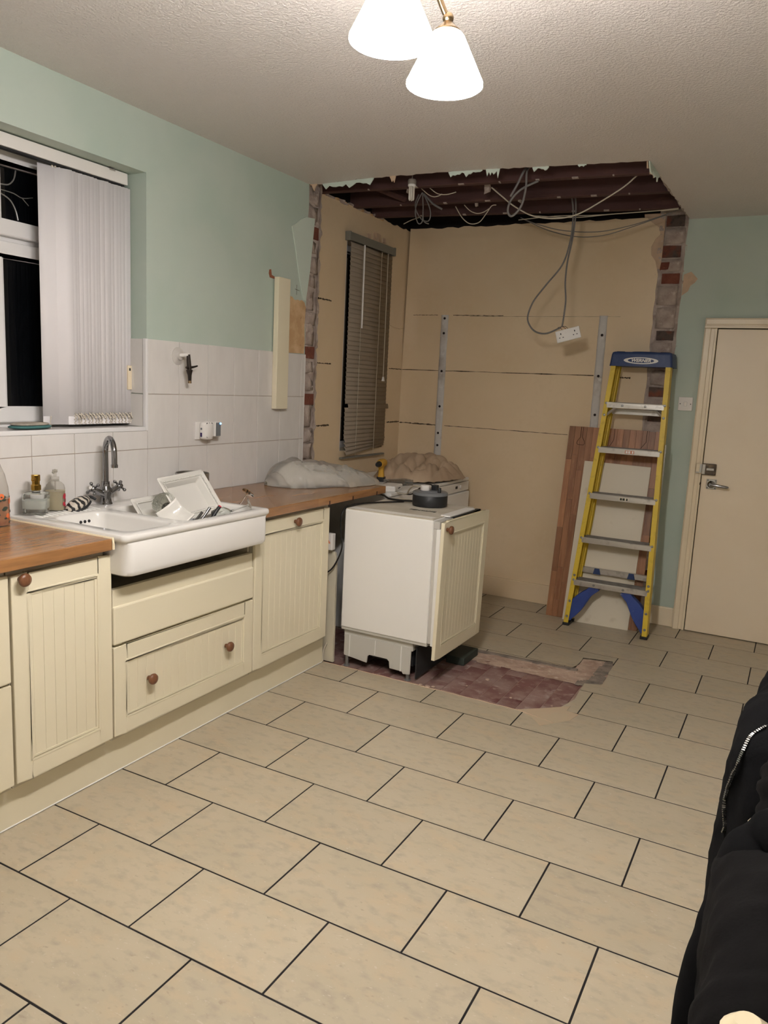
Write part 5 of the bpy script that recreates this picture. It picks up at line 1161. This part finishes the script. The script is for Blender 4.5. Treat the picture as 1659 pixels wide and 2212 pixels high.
def jacket(label, ya, yb, material, seed, zb, left, right, zt, cap=.16):
    """cloth draped over the chair back: rounded at both ends, hem open below"""
    t = thing('jacket', label, 'jacket', (2.165, (ya + yb) / 2, .93), group='coats on the chairs'); O = Vector(t.location)
    def body(u, v):
        e0 = min(v / cap, 1); e1 = min((1 - v) / (cap * .7), 1); e = min((1 - (1 - e0) ** 2) ** .5, (1 - (1 - e1) ** 2) ** .5)
        y = ya + (yb - ya) * v; c = 2.168
        top = zt - .10 * (1 - e) - .02 * math.sin(v * 5 + seed)
        a = (u - .5) * 2                                     # -1 room side hem .. 1 table side hem
        side = left(y) if a < 0 else right
        q = abs(a)
        if q < .42: s_ = math.sin(q / .42 * math.pi / 2); z = top - .075 * (1 - math.cos(q / .42 * math.pi / 2)); w_ = s_ * .86
        else: s_ = (q - .42) / .58; z = top - .075 - (top - .075 - zb) * s_; w_ = .86 + .14 * math.sin(s_ * math.pi / 2)
        x = c + (side - c) * w_ * (.10 + .90 * e)
        pv = y * 8 + seed
        f = .010 * noise.noise((pv, z * 2.2, 3)) + .010 * (fold(y * 4.5 + seed, z * 1.6 + q) - .5) + .005 * (fold(y * 11 + z * 5 + seed, z * 4) - .5) + .003 * noise.noise((y * 40, z * 40, seed))
        sg = -1 if a < 0 else 1
        return Vector((x + f * sg * min(1, q * 3), y + .012 * noise.noise((z * 7, seed, v * 3)) + (f * 1.2 if v < .15 else 0) * -1, z + f * (1 - q) * 1.2)) - O
    mb = MB().grid(body, 84, 84); tree = BVHTree.FromPolygons([Vector(p) for p in mb.v], mb.f)
    mb.build('body', material, t, smooth='all').modifiers.new('thick', 'SOLIDIFY').thickness = .005
    return t, O, tree
def sleeve(t, O, pts, r, material, name='sleeve', ribs=14, amp=.05, seed=0, flat=1.0):
    P, R_ = catmull([Vector(p) for p in pts], r, 14); n = len(P)
    mb = MB(); mb.tube([p - O for p in P], R_, 28); out = []
    for i, p in enumerate(mb.v):
        ring = i // 28; c = P[min(ring, n - 1)] - O; d = Vector(p) - c
        k = 1 + amp * (fold(ring * ribs / n * .55 + seed, (d.x - d.z) * 9) - .5) * 2 + .08 * noise.noise((p[0] * 12 + seed, p[1] * 12, p[2] * 12)) + .03 * noise.noise((p[0] * 50, p[1] * 50 + seed, p[2] * 50))
        out.append(tuple(c + d * k))
    mb.v = out
    return mb.build(name, material, t, smooth='all')
t, O, tree = jacket('black zipped hooded jacket draped over the further cream chair', .105, .885, 'black_cloth', 3, .48, lambda y: 2.068 + .052 * max(0, min(1, (y - .20) / .55)), 2.27, .985)
sleeve(t, O, [(2.215, .46, .985), (2.200, .36, .995), (2.190, .24, .985), (2.182, .13, .945), (2.176, .07, .86), (2.174, .06, .70)], [.040, .050, .054, .052, .046, .042], 'black_cloth2', seed=2, ribs=26, amp=.09)
sleeve(t, O, [(2.22, .86, .93), (2.20, .76, .985), (2.20, .62, 1.0)], [.035, .045, .04], 'black_cloth', 'hood', seed=5, ribs=5, amp=.05)
ZP = [(2.131, 0.29, 0.965), (2.12, 0.315, 0.945), (2.107, 0.336, 0.92), (2.099, 0.342, 0.89), (2.093, 0.352, 0.86), (2.086, 0.357, 0.83), (2.081, 0.357, 0.8), (2.08, 0.357, 0.775), (2.084, 0.356, 0.75), (2.086, 0.351, 0.74), (2.084, 0.345, 0.73)]
P, _ = catmull([Vector(p) for p in ZP], [0] * len(ZP), 14); Q = []
cpos = Vector((2.1237, -1.0643, 1.4819))
for p in P:                                                  # lay the zip onto the cloth
    d = (p - cpos).normalized(); h = tree.ray_cast(cpos - O, d)
    Q.append((h[0] - d * .006) if h[0] is not None else p - O)
mb = MB(); acc = 0
for k in range(1, len(Q)):
    acc += (Q[k] - Q[k - 1]).length
    if acc > .0030:
        acc = 0; d = (Q[k] - Q[k - 1]).normalized(); mx = d.to_track_quat('Y', 'Z').to_matrix().to_4x4(); mx.translation = Q[k]
        mb.box(-.0024, .0024, -.0009, .0009, -.0012, .0012, mx)
mb.build('zip', 'steel', t)['kind'] = 'stuff'
MB().tube(Q, .0012, 6).build('zip_tape', 'black', t, smooth=True)
t, O, tree = jacket('plain black coat draped over the nearest cream chair', -.48, -.035, 'black_cloth2', 8, .50, lambda y: 2.093 + .010 * math.sin(y * 8), 2.27, .985, .22)
sleeve(t, O, [(2.20, -.16, .975), (2.175, -.13, .985), (2.150, -.13, .955), (2.128, -.17, .88), (2.116, -.20, .76), (2.112, -.21, .60)], [.035, .046, .050, .048, .045, .042], 'black_cloth', seed=9, ribs=9, amp=.06)

# ---- ceiling light with opal glass shades (the room's lamps)
cl = thing('ceiling_light', 'antique brass ceiling light with glowing white cone glass shades', 'ceiling light', (1.24, .42, CZ))
cl_m = lambda p: Vector(p) - Vector(cl.location)
MB().lathe([(.055, 0), (.055, -.012), (.045, -.022), (.012, -.030), (.009, -.15)], 24).build('ceiling_rose', 'bronze', cl, smooth=True)
MB().tube([(0, -.36, -.155), (0, .18, -.155)], .010, 12).sphere((0, .18, -.155), .016, 12, 8).sphere((0, -.36, -.155), .016, 12, 8).build('bar', 'bronze', cl, smooth=True)
RIM = .0875
for (x, y, z, by) in ((1.312, .664, 2.165, .60), (1.295, .436, 2.175, .40), (1.255, .07, 2.165, .10)):  # last lamp is out of view, added to balance the floor light
    j = (x, y, z + .138)
    arm = MB().tube([cl_m((1.24, by, 2.42)), cl_m(((1.24 + x) / 2, (by + y) / 2, 2.385)), cl_m((x - (x - 1.24) * .12, y - (y - by) * .12, z + .155)), cl_m(j)], .0068, 10, 5).sphere(cl_m((x, y, z + .139)), .013, 14, 10).build('arm', 'bronze', cl, smooth=True)
    MB().lathe([(.010, .132), (.014, .126), (.024, .118), (.030, .112), (.030, .109), (.0001, .109)], 24, cl_m((x, y, z))).build('shade_holder', 'bronze', arm, smooth=True)
    MB().lathe([(.026, .110), (.034, .106), (.040, .099), (.078, .022), (RIM, .003), (RIM, -.003), (RIM - .004, -.006), (RIM - .006, -.002), (.074, .020), (.036, .096), (.024, .104)], 40, cl_m((x, y, z))).build('shade', 'shade', cl, smooth='all')
    MB().sphere(cl_m((x, y, z + .006)), .030, 20, 14).lathe([(.014, .024), (.013, .07)], 14, cl_m((x, y, z))).build('bulb', 'bulb', cl, smooth='all')
